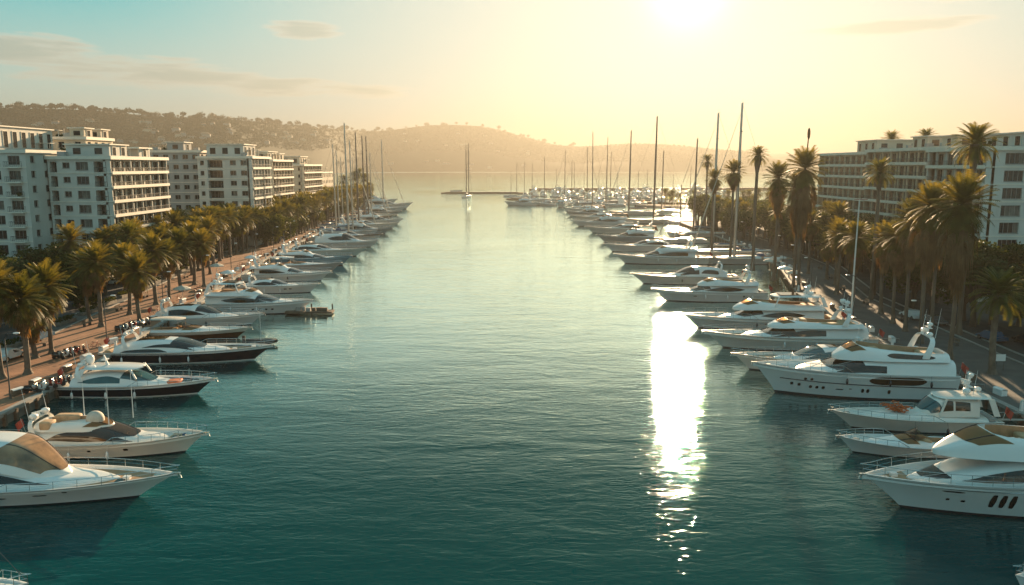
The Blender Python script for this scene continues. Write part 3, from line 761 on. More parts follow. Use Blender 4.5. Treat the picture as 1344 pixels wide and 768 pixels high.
def palm(X, Y, h, label, kind='fan', s=1.0, seed=0, skirt=1.0, group=None, z=GZ, name=None):
    rng = random.Random(seed*7+3)
    root = empty(name or ('fan_palm' if kind == 'fan' else 'date_palm'), (X, Y, z)); tag(root, label, 'palm tree', group)
    v = rng.randint(0, 3); rz = rng.uniform(0, 6.28); rt = rng.uniform(.85, 1.15)
    if kind == 'fan':
        vpart('trunk', proto(('t', v), lambda: palm_trunk(v)), root, sc=(rt, rt, h), rz=rz)
        vpart('crown', proto(('fc', v), lambda: fan_crown(v+10)), root, (0, 0, h), (s, s, s*rng.uniform(.92, 1.08)), rz)
        if skirt: vpart('dead_fronds', proto(('fs', v), lambda: fan_skirt(v+20)), root, (0, 0, h), (s*1.05, s*1.05, s*skirt), rz)
    else:
        boss = .42 if kind == 'date' else .2
        vpart('trunk', proto(('td', v, kind), lambda: palm_trunk(v+5, .36, .30, boss)), root, sc=(rt, rt, h), rz=rz)
        vpart('crown', proto(('dc', v), lambda: feather_crown(v+30)), root, (0, 0, h), (s, s, s), rz)
        if skirt: vpart('dead_fronds', proto(('ds', v), lambda: feather_skirt(v+30)), root, (0, 0, h), (s, s, s*skirt), rz)
    return root
def tree_crown(seed, n=2600, leaf=.30, lobes=9, R=3.2):
    rng = random.Random(seed); b = MB()
    L = [(Vector((rng.uniform(-1, 1)*R*.62, rng.uniform(-1, 1)*R*.62, rng.uniform(-.3, .75)*R*.55)), R*rng.uniform(.34, .6)) for _ in range(lobes)]
    for k in range(n):
        c, r = L[k % lobes]; d = Vector((rng.gauss(0, 1), rng.gauss(0, 1), rng.gauss(0, .9))).normalized(); p = c+d*r*(rng.random()**.3)*rng.uniform(.85, 1.12)
        a = Vector((rng.gauss(0, 1), rng.gauss(0, 1), rng.gauss(0, .6))).normalized(); t = a.orthogonal().normalized(); l = leaf*rng.uniform(.6, 1.3)
        b.face([p-t*l*.5, p+a*l, p+t*l*.5, p-a*l*.7])
    return b.build('crown', M['bleaf'])
def tree_trunk(seed, R=3.2):
    rng = random.Random(seed); b = MB()
    b.tube([(0, 0, -.1), (.05, 0, .25), (.1, .05, .62), (.1, 0, 1.0)], [.36, .26, .2, .08], 8)
    for k in range(6):
        a = k*1.05+rng.random()*.5; b.tube([(.07, .03, .4+.05*k), (cos(a)*R*.25, sin(a)*R*.25, .62+.04*k), (cos(a)*R*.55, sin(a)*R*.55, .8+.04*k)], [.13, .09, .03], 5)
    return b.build('trunk', M['bark'], smooth=60)
def broadleaf(X, Y, h, s, label, seed=0, group=None):
    root = empty('broadleaf_tree', (X, Y, GZ)); tag(root, label, 'tree', group); v = seed % 4
    rng = random.Random(seed); th = h*.72
    vpart('trunk', proto(('bt', v), lambda: tree_trunk(v)), root, sc=(s, s, th), rz=rng.random()*6)
    vpart('crown', proto(('bc', v), lambda: tree_crown(v+3)), root, (0, 0, h-2.2*s), (s, s, s*rng.uniform(.85, 1.1)), rng.random()*6)

# promenade palms, left: first row nearest the boats (pixel of the trunk foot gives the place), then the rows behind
FRONT = [(3, 497, 340), (37, 491, 358), (68, 464, 346), (47, 470, 372), (133, 429, 318), (118, 421, 326), (170, 413, 318), (184, 424, 330), (205, 400, 306), (222, 392, 312), (238, 383, 300), (255, 374, 292), (276, 360, 284), (268, 376, 300)]
rng = random.Random(5); n = 0
for (px, py, pt) in FRONT:
    p = at(px, py, GZ); h = hz(pt, p.y)-GZ-2.9; n += 1
    lab = {0: 'fan palm at the picture edge, cut by it, by the promenade\'s nearest stretch', 1: 'golden fan palm standing alone closest to the quay, broad drooping skirt', 2: 'fan palm with dark crown behind the golden one near the planters', 3: 'shorter fan palm tucked behind the golden quay palm'}.get(n-1, f'bushy fan palm by the brick promenade, {ORD[n]} from the camera end')
    palm(p.x, p.y, h, lab, 'fan', 1.08, n, .75, 'fan palms along the brick promenade')
y = 150.0; k = 0
while y < 500:
    for off, nm in ((10.5, 'quayside'), (15.8, 'middle'), (25.0, 'house-side')):
        if y < 176 and off < 15: continue
        if off > 20 and 165 < y < 262: off = 23.5
        off *= min(1, kl(y)*1.02); X = ql(y)-off+rng.uniform(-1.0, 1.0)*kl(y); Y = y+rng.uniform(-2, 2); k += 1
        palm(X, Y, rng.uniform(7.6, 11.2) - (1.0 if off > 20 else 0), f'palm of the {nm} line down the long avenue, {ORD[int((y-150)/5.6)]} beyond the lone palms', 'fan' if rng.random() < .8 else 'feather', rng.uniform(.95, 1.2), k, rng.uniform(.45, .7), 'palms of the long left avenue')
    y += 5.6+rng.uniform(-1, 1)
for i, (px, Y, h) in enumerate([(465, 505, 17), (472, 512, 19), (479, 500, 16), (452, 490, 15)]):
    p = at_d(px, Y, GZ); palm(p.x, p.y, h, f'hazy round palm at the quay head behind the masts, {ORD[i]} of four', 'feather', 1.3, 400+i, .6, 'palms at the harbour mouth')
# dark trees between the left road and the blocks
for i in range(92):
    y = 84+i*4.4+rng.uniform(-2, 2); X = ql(y)-rng.choice([17.8, 21.5, 25, 29, 33, 38])*(kl(y)**1.7)+rng.uniform(-1.5, 1.5)
    if 162 < y < 200 and X < -82: X = -79
    if 236 < y < 262 and X < -75: X = -73
    broadleaf(X, y, rng.uniform(6, 9), rng.uniform(1.0, 1.5), f'dark leafy tree in the strip below the left blocks, {ORD[i]} from the camera end', i, 'dark street trees below the left blocks')
for i, (X, Y) in enumerate([(-86, 96), (-92, 104), (-84, 112), (-96, 118), (-88, 128), (-100, 132), (-90, 142), (-98, 148), (-108, 140), (-112, 124), (-84, 150), (-92, 156), (-104, 156), (-116, 152)]):
    broadleaf(X, Y, rng.uniform(6, 8.5), rng.uniform(1.1, 1.6), f'dark round tree in the garden before the tall shaded block, {ORD[i]} of fourteen', 60+i, 'garden trees before the shaded block')

# right side palms (column, distance, pixel row of the crown's top, kind, scale, skirt)
R_PALMS = [
 (1048, 153, 196, 'fan', 1.35, 2.0, 'tallest fan palm of the right quay, thick twin skirt, dead spike above'),
 (1041, 156, 226, 'fan', 1.2, 1.6, 'fan palm pressed against the tallest one with the dead spike'),
 (1015, 166, 215, 'fan', 1.1, 1.5, 'glowing fan palm just beyond the tallest one'),
 (988, 182, 191, 'date', .75, .9, 'slim palm with a small crown and brown head over the masts'),
 (958, 205, 212, 'fan', 1.0, 1.0, 'backlit fan palm between the two great masts'),
 (934, 222, 222, 'fan', .95, 1.0, 'orange backlit fan palm near the leaning mast foot'),
 (925, 300, 202, 'date', .9, .5, 'small far palm peeping above the orange ones'),
 (1143, 142, 207, 'date', .85, 1.0, 'palm with a bulging brown head before the long pale block'),
 (1160, 236, 171, 'date', .95, .5, 'palm head rising over the roof of the far end block'),
 (1203, 215, 168, 'date', .85, .8, 'palm with a bare brown neck rising over the long pale roof'),
 (1258, 112, 160, 'date', 1.0, 1.2, 'great feather palm towering above all others beside the corner block'),
 (1246, 97, 232, 'fan', 1.25, 1.9, 'broad fan palm below the great feather palm, long brown skirt'),
 (1208, 106, 240, 'fan', 1.15, 1.8, 'shaggy fan palm left of the broad one with the long skirt'),
 (1222, 112, 246, 'fan', 1.1, 1.6, 'fan palm hidden between two shaggy ones by the shaded quay'),
 (1188, 114, 262, 'fan', 1.05, 1.5, 'golden edged fan palm leaning over the grey parking strip'),
 (1172, 120, 288, 'fan', 1.0, 1.3, 'shorter golden fan palm fronting the dark trees'),
 (1156, 128, 292, 'fan', 1.0, 1.2, 'low fan palm beside the white flagpole mast'),
 (1118, 135, 290, 'fan', 1.05, 1.2, 'golden fan palm left of the white pole'),
 (1098, 150, 296, 'fan', .95, 1.0, 'small fan palm half sunk in the round dark trees'),
 (1302, 90, 352, 'date', 1.0, .6, 'squat dark date palm in front of the white corner block'),
 (1336, 118, 372, 'date', .9, .5, 'dark date palm clipped by the frame beside the squat one'),
]
for i, (px, Y, pt, kind, s, sk, lab) in enumerate(R_PALMS):
    p = at_d(px, Y, GZ); top = hz(pt, Y); h = top-GZ-(2.6*s if kind == 'fan' else 3.0*s)
    r = palm(p.x, p.y, h, lab, kind, s*1.06, 100+i, sk*.8)
    if i == 0:
        b = MB(); b.tube([(0, 0, h), (.3, 0, h+6.6)], [.16, .09], 6); b.ell((.3, 0, h+6.4), (.3, .3, 1.1), 8, 6); b.build('dead_spike', M['dead'], r)
rng = random.Random(9); k = 0
for y in range(150, 345, 9):
    for off in (7, 16, 26):
        if rng.random() < .3: continue
        X = qr(y)+off+rng.uniform(-2, 2); k += 1
        if y < 245 and X > 88: X = 86
        palm(X, y+rng.uniform(-3, 3), rng.uniform(7, 12) if y < 250 else rng.uniform(6.5, 10), f'backlit palm in the hazy grove behind the right masts, {ORD[k]} by distance', 'fan' if k % 3 else 'feather', rng.uniform(.9, 1.25), 200+k, rng.uniform(.5, 1), 'palms of the hazy right grove')
k = 0
for y in list(range(92, 345, 3)):
    off = rng.choice([14.5, 18, 22, 27])+rng.uniform(-1, 1); X = qr(y)+off; k += 1
    if y > 134: X = min(X, 79)
    if y > 245: X = qr(y)+rng.uniform(3, 24)
    broadleaf(X, y+rng.uniform(-2, 2), rng.uniform(8.5, 12.5), rng.uniform(1.2, 1.7), f'dense dark tree in the belt before the right blocks, {ORD[k]} from the camera end', 90+k, 'dark tree belt before the right blocks')
# ridge trees on the hills
def hill_tree_proto(v):
    rng = random.Random(900+v); b = MB(); b.tube([(0, 0, -2), (0, 0, 7)], [.8, .4], 5)
    return b.build('trunk', M['bark'])
def hill_crown_proto(v):
    rng = random.Random(950+v); b = MB(); flat = v in (0, 3)
    for k in range(170):
        d = Vector((rng.gauss(0, 1), rng.gauss(0, 1), rng.gauss(0, .5 if flat else .9))).normalized(); rr = (8.5 if flat else 6.0)*rng.random()**.4
        p = Vector((d.x*rr, d.y*rr, 8+d.z*rr*.7)); a = Vector((rng.gauss(0, 1), rng.gauss(0, 1), rng.gauss(0, 1))).normalized(); t = a.orthogonal().normalized(); l = 1.7*rng.uniform(.6, 1.3)
        b.face([p-t*l*.6, p+a*l, p+t*l*.6, p-a*l])
    return b.build('crown', M['hleaf'])
rng = random.Random(77); px = -20; k = 0
while px < 760:
    k += 1; dense = .5 if px < 480 else 1.5
    t = rng.choice([.96, 1.0, 1.02]); p = hill_pt(px, t)
    s = rng.uniform(.55, 1.35)*(1 if px < 450 else 1.25)
    root = empty('ridge_tree', (p.x, p.y, p.z-1)); tag(root, f'tree on the hill skyline, number {ORD[(k-1) % 60]} in its {["stretch above the shaded block", "stretch above the middle blocks", "stretch over the far masts", "stretch of the hazy far hill"][min(3, (k-1)//60)]}', 'tree', 'trees along the ridge')
    v = rng.randint(0, 4)
    vpart('trunk', proto(('ht', v), lambda: hill_tree_proto(v)), root, sc=(s, s, s)); vpart('crown', proto(('hc', v), lambda: hill_crown_proto(v)), root, sc=(s, s, s), rz=rng.random()*6)
    px += rng.choice([2.5, 4, 5, 9, 14])*dense
# woods on the slopes: nobody could count them
b = MB(); rng = random.Random(31)
for i in range(15000):
    px = rng.uniform(-30, 1000); t = rng.uniform(.3, .98)
    p = hill_pt(px, t); s = rng.uniform(2.5, 6)
    for q in range(3):
        d = Vector((rng.gauss(0, 1), rng.gauss(0, 1), abs(rng.gauss(0, .8))))*s*.5; a = Vector((rng.gauss(0, 1), rng.gauss(0, 1), rng.gauss(0, 1))).normalized(); tt = a.orthogonal().normalized()
        c = p+d; b.face([c-tt*s*.6, c+a*s*.7, c+tt*s*.6, c-a*s*.5])
tag(b.build('hillside_woods', M['hleaf']), 'scrubby dark woods covering the hazy hillsides', 'woodland', kind='stuff')
# hillside houses
rng = random.Random(12)
for i in range(90):
    px = rng.uniform(0, 700); t = rng.choice([rng.uniform(.03, .15), rng.uniform(.25, .8)]) if px > 440 else rng.uniform(.35, .85); p = hill_pt(px, t); w, d, h = rng.uniform(9, 18), rng.uniform(8, 12), rng.uniform(5, 9)
    root = empty('hillside_house', (p.x, p.y, p.z-1), rng.uniform(-.5, .5)); tag(root, f'tiny pale house on the hazy slope, {ORD[i % 60]} of the {"lower" if i < 60 else "upper"} scatter', 'house', 'houses scattered over the hills')
    b = MB(); b.box((0, 0, h/2), (w, d, h)); b.build('wall', M[rng.choice(['plaster3', 'plaster3', 'plaster2'])], root)
    b = MB(); b.face([(-w/2-.5, -d/2-.5, h), (w/2+.5, -d/2-.5, h), (w/2-2, 0, h+2.5), (-w/2+2, 0, h+2.5)]); b.face([(-w/2-.5, d/2+.5, h), (w/2+.5, d/2+.5, h), (w/2-2, 0, h+2.5), (-w/2+2, 0, h+2.5)])
    b.face([(-w/2-.5, -d/2-.5, h), (-w/2-.5, d/2+.5, h), (-w/2+2, 0, h+2.5)]); b.face([(w/2+.5, -d/2-.5, h), (w/2+.5, d/2+.5, h), (w/2-2, 0, h+2.5)])
    b.build('roof', M['tile'], root)
# ------------------------------------------------------------------ boats
class Hull:
    def __init__(s, L, B, h0, h1, over=.12, bow=1.9, p2=2.2, plumb=False, step=None, draft=.9):
        s.L, s.B, s.h0, s.h1, s.over, s.bow, s.p2, s.step, s.draft = L, B, h0, h1, over, bow, p2, step, draft
        s.flare = .26 if not plumb else .10
    def sheer(s, x):
        u = max(0, min(1, x/s.L)); z = s.h0+(s.h1-s.h0)*u**s.p2
        if s.step:      # raised bulwark forward: (x at which it rises, height)
            a, h = s.step; k = max(0, min(1, (x-a)/(.10*s.L))); z += h*k*k*(3-2*k)
        return z
    def xs(s, z):
        f = max(-.3, min(1.0, z/s.h1))
        return s.L*(1-s.over) + s.L*s.over*(f**1.15 if f > 0 else f*.6)
    def full(s, t, q):
        p = s.bow+.9*q
        f = 1-max(0, (t-.42)/.58)**p if t > .42 else 1-.10*((.42-t)/.42)**2
        return max(0, f)
    def base(s, q):
        if q < 0: return max(0.02, (1-s.flare)*(1-(-q/.5)**1.7))
        return 1-s.flare+s.flare*q**1.4
    def pt(s, t, q, side=1):
        z = q*s.sheer(t*s.L) if q >= 0 else q*2*s.draft
        x = t*s.xs(z)
        return Vector((x, side*s.B/2*s.full(t, max(q, 0))*s.base(q), z))
    def half(s, x):      # half width at sheer
        return s.B/2*s.full(min(1, x/s.L), 1)
    def side(s, x, z):
        t = min(1, x/s.xs(z)); q = z/s.sheer(t*s.L)
        return s.B/2*s.full(t, q)*s.base(q)

def build_hull(root, H, top='white', lower=None, stripe='boot', deck='deckwhite', foredeck=None, bul=.45, split=.5, coam=0.0, cockpit=None, rub='boot', ts=None):
    """topsides, boot stripe, cap rail and deck"""
    qs = [-.5, -.2, -.02, .07, .2, .38, split, split+.001, .7, .86, .93, .94, 1.0]
    ts = ts or [0, .04, .1, .18, .26, .34, .42, .5, .57, .64, .7, .76, .81, .86, .9, .935, .965, .985, 1.0]
    def mf(i, j):
        q = (qs[j]+qs[j+1])/2
        if q < -.02: return 2
        if q < .07: return 1
        if q < split: return 3
        if .93 <= q <= .9405: return 4
        return 0
    for sd in (1,):
        pass
    b = MB()
    for sd in (1, -1):
        b.grid([[H.pt(t, q, sd) for q in qs] for t in ts], mfun=mf)
    # transom
    for k in range(len(qs)-1):
        a, c = H.pt(0, qs[k]), H.pt(0, qs[k+1])
        b.face([a, c, (c.x, -c.y, c.z), (a.x, -a.y, a.z)], 3 if qs[k] < split else 0)
    # cap rail and inner bulwark
    for sd in (1, -1):
        P = []
        for t in ts:
            o = H.pt(t, 1, sd); w = abs(o.y); iw = max(0, w-.14)
            P.append([o, (o.x, sd*iw, o.z+.01), (o.x-.02, sd*max(0, iw-.03), o.z-bul)])
        b.grid(P, 0)
    b.build('hull', [M[top], M[stripe], M['anti'], M[lower or top], M[rub]], root, smooth=40)
    fx = (foredeck or (None, 2))[1]
    b = MB(); P = []
    for t in ts:
        o = H.pt(t, 1); w = max(0, o.y-.17); z = o.z-bul+.0
        P.append([(o.x-.02, w*k, z+.04*(1-k*k)) for k in (-1, -.6, -.2, .2, .6, 1)])
    b.grid(P, mfun=lambda i, j: 1 if (foredeck and ts[i] >= fx) else 0)
    b.build('deck', [M[deck], M[foredeck[0]] if foredeck else M[deck]], root, smooth=40)
    # swim platform
    b = MB(); w = H.B*.43
    b.box((-.45, 0, .38), (1.1, 2*w, .16), 1); b.box((-.45, 0, .475), (1.0, 2*w-.15, .03), 0)
    b.build('swim_platform', [M['teak'], M[top]], root)

class Shell:
    """rounded fibreglass body: superellipse sections under a smooth profile"""
    def __init__(s, H, x0, x1, top, zbase, sd=.55, e=.42, lean=.16, nose=.35, nosep=2.2, wmax=None, aft=.0, open=None, floor=.2):
        s.H, s.x0, s.x1, s.top, s.zb, s.sd, s.e, s.lean, s.nose, s.nosep, s.wmax, s.aft, s.open, s.floor = H, x0, x1, top, zbase, sd, e, lean, nose, nosep, wmax, aft, open, floor
    def z0(s, x): return s.zb(x) if callable(s.zb) else s.zb
    def w(s, x):
        w = max(.05, s.H.half(min(x, s.H.L*.985))-s.sd)
        if s.wmax: w = min(w, s.wmax)
        u = (x-s.x0)/(s.x1-s.x0)
        if u > 1-s.nose:
            k = (u-(1-s.nose))/s.nose; w *= max(0.0, 1-k**s.nosep)**.5
        if s.aft and u < s.aft: w *= .82+.18*(u/s.aft)**.5
        return max(.02, w)
    def h(s, x): return max(.02, sinterp(s.top, x)-s.z0(x))
    def pt(s, x, ph, off=0.0):
        w, h, z0 = s.w(x), s.h(x), s.z0(x); c, sn = max(0, cos(ph))**s.e, max(0, sin(ph))**s.e
        return Vector((x, w*c*(1-s.lean*sn), z0+h*sn))
    def ph(s, q): return asin(max(0, min(1, q))**(1/s.e))
    def npt(s, x, ph, off, sd=1):
        p = s.pt(x, ph); d = .03
        a = s.pt(x+d, ph)-s.pt(x-d, ph); c = s.pt(x, min(pi/2, ph+.02))-s.pt(x, max(0.0, ph-.02))
        n = a.cross(c)
        if n.length > 1e-9: n.normalize()
        if n.y < 0 and n.z < .2: n = -n
        if n.z < -.01: n = -n
        p = p+n*off; return Vector((p.x, p.y*sd, p.z))
    def build(s, root, name, m='white', inner='teak', n=30, roofm=None):
        b = MB(); xs = [s.x0+(s.x1-s.x0)*(.5-.5*cos(pi*i/n)) for i in range(n+1)]
        phs = [0, .02, .08, .2, .4, .65, .9, 1.15, 1.35, 1.47, 1.53, pi/2]
        for sd in (1, -1):
            P = []
            for x in xs:
                r = []
                op = s.open and s.open[0] <= x <= s.open[1]
                if op:
                    pc = .9; t = s.pt(x, pc)
                    r = [s.pt(x, p*pc/1.15) for p in phs[:8]]
                    r += [Vector((x, max(0, t.y-.16), t.z)), Vector((x, max(0, t.y-.2), s.z0(x)+s.floor)), Vector((x, t.y*.4, s.z0(x)+s.floor)), Vector((x, 0, s.z0(x)+s.floor))]
                else: r = [s.pt(x, p) for p in phs]
                P.append([Vector((q.x, q.y*sd, q.z)) for q in r])
            b.grid(P, mfun=lambda i, j: 1 if (s.open and j >= 8 and s.open[0] <= xs[i] and xs[i+1] <= s.open[1]) else 0)
        # closing ends
        for x in (xs[0],):
            pts = [s.pt(x, p) for p in phs]
            b.face([(q.x, q.y, q.z) for q in pts]+[(q.x, -q.y, q.z) for q in reversed(pts)], 0)
        return b.build(name, [M[m], M[inner]], root, smooth=38)
    def window(s, root, x0, x1, lo, hi, m='glass', name='window', off=.02, n=22, both=True, frame=True):
        """glass set into the side, lo/hi: fractions of section height along the window"""
        for sd in ((1, -1) if both else (1,)):
            b = MB(); P = []
            for i in range(n+1):
                u = i/n; x = x0+(x1-x0)*u; a, c = sinterp(lo, u), sinterp(hi, u)
                c = max(a+.002, c)
                P.append([s.npt(x, s.ph(a+(c-a)*k/4), off, sd) for k in range(5)])
            b.grid(P)
            w = b.build(name, M[m], root, smooth=60)
            if frame == 'div':
                pass
        return w
    def screen(s, root, x0, x1, q0, q1=1.0, m='glass', name='windscreen', off=.02, n=10, x0c=None, x1c=None):
        """wrap-around windscreen over the sloping front; edge x range q0.. may differ from the centre line"""
        b = MB(); x0c = x0 if x0c is None else x0c; x1c = x1 if x1c is None else x1c
        pa, pb = s.ph(q0), pi/2
        P = []
        K = 9
        rows = []
        for i in range(n+1):
            r = []
            for j in range(2*K+1):
                k = abs(j-K)/K; ph = pb-(pb-pa)*k; sd = 1 if j > K else -1
                x = (x0c+(x0-x0c)*k*k)+((x1c+(x1-x1c)*k*k)-(x0c+(x0-x0c)*k*k))*i/n
                r.append(s.npt(x, ph, off, sd))
            rows.append(r)
        b.grid(rows)
        o = b.build(name, M[m], root, smooth=60)
        # centre mullions
        for j in (K-3, K+3):
            b = MB(); b.tube([r[j] for r in rows], .035, 4); b.build('mullion', M['black' if m != 'glass' else 'wgrey'], root)
        return o

LENS = ([(0, .5), (.15, .36), (.5, .30), (.85, .38), (1, .48)], [(0, .52), (.12, .62), (.45, .74), (.8, .64), (1, .5)])
SWOOP = ([(0, .36), (.5, .33), (1, .42)], [(0, .74), (.35, .76), (.7, .64), (1, .44)])
SWOOPR = ([(0, .50), (.3, .36), (1, .36)], [(0, .52), (.3, .66), (.7, .76), (1, .66)])
OVAL = ([(0, .5), (.06, .36), (.2, .28), (.8, .28), (.94, .36), (1, .5)], [(0, .5), (.06, .64), (.2, .72), (.8, .72), (.94, .64), (1, .5)])
BAND = ([(0, .46), (.03, .38), (1, .42)], [(0, .48), (.03, .70), (.8, .72), (1, .5)])

def hull_window(root, H, x0, x1, z0, z1, m='glass', name='porthole', taper=0.0, n=8, rnd=.25, sides=(1, -1)):
    for sd in sides:
        b = MB(); P = []
        for i in range(n+1):
            u = i/n; x = x0+(x1-x0)*u
            e = min(1, min(u, 1-u)/max(.01, rnd)); e = sqrt(max(0, 1-(1-e)**2))
            hh = (z1-z0)/2*max(.12, e)*(1-taper*u); zc = (z0+z1)/2
            P.append([(x, sd*(H.side(x, zc+hh*k)+.025), zc+hh*k) for k in (-1, -.33, .33, 1)])
        b.grid(P); b.build(name, M[m], root, smooth=60)

def bow_rail(root, H, x0, h=.75, n=9, m='chrome', r=.028, mid=True, x1=None, pulpit=True):
    b = MB(); L = H.L; x1 = x1 or L-.05
    for sd in (1, -1):
        top = []; md = []
        for i in range(n*2+1):
            x = x0+(x1-x0)*i/(n*2); y = max(.0, H.half(x)-.10); z = H.sheer(x)
            k = min(1, i/2); xx = x+(.25 if pulpit and i > n*2-1 else 0)
            top.append((xx, sd*y, z+h*k)); md.append((x, sd*y, z+h*k*.5))
            if i % 2 == 0 and i: b.tube([(x, sd*y, z-.02), (x+.03, sd*y, z+h*k)], r*.8, 4)
        b.tube(top, r, 5)
        if mid: b.tube(md[2:], r*.5, 4)
    b.build('bow_rail', M[m], root)

def radar_dome(root, p, r=.32, h=None, base=True):
    b = MB(); h = h or r*1.15
    b.ell((p[0], p[1], p[2]+h*.55), (r, r, h*.62), 12, 8, 0, e=.75)
    if base: b.tube([(p[0], p[1], p[2]-.15), (p[0], p[1], p[2]+h*.15)], [r*.45, r*.6], 8)
    b.build('radar_dome', M['dome'], root, smooth=50)
def open_radar(root, p, w=1.3, rz=.5):
    b = MB(); b.tube([(p[0], p[1], p[2]-.12), (p[0], p[1], p[2]+.14)], [.2, .13], 8)
    b.box((p[0], p[1], p[2]+.2), (.14, w, .13), 0, rz)
    b.build('radar_scanner', M['dome'], root)
def whips(root, pts):
    for (x, y, z, h, lean) in pts:
        b = MB(); b.tube([(x, y, z), (x-h*lean*.5, y, z+h*.5), (x-h*lean, y, z+h)], [.03, .022, .012], 4)
        b.build('antenna', M['dome'], root)
def arch(root, x, w, z0, z1, rake=.8, m='white', th=.35):
    b = MB(); P = []
    N = 12
    for i in range(N+1):
        a = pi*i/N; c, s_ = cos(a), sin(a)
        y = w*math.copysign(abs(c)**.45, c); k = s_**.5; z = z0+(z1-z0)*k; xx = x-rake*k
        t = th*(1-.35*k)
        P.append([(xx-t, y, z-.07), (xx+t, y, z-.07), (xx+t, y*.97, z+.07), (xx-t, y*.97, z+.07)])
    b.grid(P, close_v=True); b.build('radar_arch', M[m], root, smooth=40)
def hardtop(root, x0, x1, w, z, m='white', th=.14, crown=.15, legs=True, zl=None, opening=None, front=.6):
    b = MB(); n = 18; P = []; K = [-1, -.96, -.8, -.4, 0, .4, .8, .96, 1]
    for sgn in (1, -1):
        P = []
        for i in range(n+1):
            u = .5-.5*cos(pi*i/n); x = x0+(x1-x0)*u
            ww = w*max(0.02, (1-abs(2*u-1)**6))**.5*(1-.12*max(0, u-.5)*2*front)
            P.append([(x, ww*k, z+crown*(1-k*k)*sin(pi*min(1, .15+u*.8))+sgn*th/2*(1-abs(k)**8)+.25*(-(2*u-1)**2)*.3) for k in K])
        b.grid(P)
    b.build('hardtop', M[m], root, smooth=35)
    if opening:
        b = MB(); xa, xb, ww = opening
        b.box(((xa+xb)/2, 0, z+crown+th/2-.01), (xb-xa, ww*2, .05)); b.build('sunroof', M['bglass'], root)
    if legs and zl is not None:
        for sd in (1, -1):
            b = MB()
            for xa, xb, wd in ((x0+.5, x0-.1, .28), (x1-.7, x1-.1, .10)):
                P = []
                for k in range(5):
                    u = k/4; xx = xb+(xa-xb)*u; zz = zl+(z-zl)*u; y = sd*(w*(1.02-.10*u))
                    P.append([(xx-wd, y-.05, zz), (xx+wd, y-.05, zz), (xx+wd, y+.05, zz), (xx-wd, y+.05, zz)])
                b.grid(P, close_v=True)
            b.build('hardtop_support', M[m], root, smooth=40)
def cushions(root, boxes, m='tan', name='cushion'):
    for (x, y, z, a, c, h) in boxes:
        b = MB(); P = []
        b.ell((x, y, z+h*.3), (a/2, c/2, h*.7), 16, 6, 0, e=.32, zmin=-.4)
        b.build(name, M[m], root, smooth=50)
def sunpad(root, H, x0, x1, w, z, m='orange', h=.22, name='sun_pad'):
    b = MB(); b.ell(((x0+x1)/2, 0, z), ((x1-x0)/2, w, h), 20, 6, 0, e=.4, zmin=-.2); b.build(name, M[m], root, smooth=50)
def helm(root, x, y, z, m='white'):
    b = MB(); b.box((x+.35, y, z+.45), (.5, 1.1, .9)); b.tube([(x+.05, y, z+.85), (x+.1, y, z+.9)], .02, 6)
    for k in range(8):
        a = 2*pi*k/8; a2 = 2*pi*(k+1)/8
        b.tube([(x+.04, y+.2*cos(a), z+.85+.2*sin(a)), (x+.04, y+.2*cos(a2), z+.85+.2*sin(a2))], .015, 4, cap=False)
    b.build('helm_console', M[m], root)
def stern_gear(root, H, rng, z=None, gangway=True):
    z = H.h0 if z is None else z
    b = MB()    # table, chairs and fold-up gangway at the stern
    b.box((2.1, 0, z+.28), (.9, 1.5, .06)); b.tube([(2.1, 0, z-.4), (2.1, 0, z+.26)], .06, 6)
    b.build('cockpit_table', M['teak'], root)
    cushions(root, [(.75, 0, z-.1, .7, H.B*.62, .35)], rng.choice(['wgrey', 'tan', 'deckwhite']), 'stern_sofa')
    if gangway:
        b = MB(); y = rng.uniform(-.3, .3)*H.B
        b.box((-1.7, y, .95), (3.2, .5, .06), 0, 0)
        b.tube([(-3.2, y+.25, 1.0), (-3.2, y+.25, 1.75), (-.3, y+.25, 1.75), (-.3, y+.25, 1.0)], .02, 4)
        b.build('gangway', M['alu'], root)
    b = MB()
    for k in range(3):
        x = H.L*(.15+.2*k)+rng.uniform(-.4, .4)
        for sd in (1, -1):
            y = sd*(H.half(x)+.16); b.ell((x, y, H.sheer(x)-.9), (.14, .14, .38), 8, 6)
            b.tube([(x, sd*(H.half(x)-.05), H.sheer(x)), (x, y, H.sheer(x)-.55)], .012, 3)
    b.build('fenders', M[rng.choice(['dome', 'navy', 'dome'])], root, smooth=60)
    b = MB()
    for sd in (1, -1):
        b.tube([(.2, sd*H.B*.42, z), (-1.6, sd*H.B*.5, z-.5), (-3.0, sd*H.B*.56, GZ+.1)], .025, 4)
    b.build('mooring_line', M['wood'], root)
    b = MB(); b.tube([(-.1, H.B*.3, z), (-.5, H.B*.3, z+1.5)], .02, 4); b.build('flagstaff', M['chrome'], root)
    b = MB(); b.grid([[(-.35-.12*k, H.B*.3+.10*sin(k*1.3), z+1.45-.10*k), (-.22-.10*k, H.B*.3+.12*sin(k*1.3+.5), z+.85-.12*k)] for k in range(7)]); b.build('ensign', M['red'], root)
def anchor(root, H):
    b = MB(); x, z = H.L, H.sheer(H.L)
    b.box((x-.15, 0, z-.02), (.7, .22, .08)); b.tube([(x+.1, 0, z-.05), (x+.22, 0, z-.35)], .035, 5)
    b.tube([(x+.10, -.22, z-.30), (x+.24, 0, z-.42), (x+.10, .22, z-.30)], .035, 5)
    b.build('anchor', M['chrome'], root)
    b = MB(); b.box((x-1.6, 0, z-.30), (.5, .35, .22)); b.tube([(x-1.35, 0, z-.25), (x-.2, 0, z-.05)], .03, 4)
    b.build('windlass', M['chrome'], root)
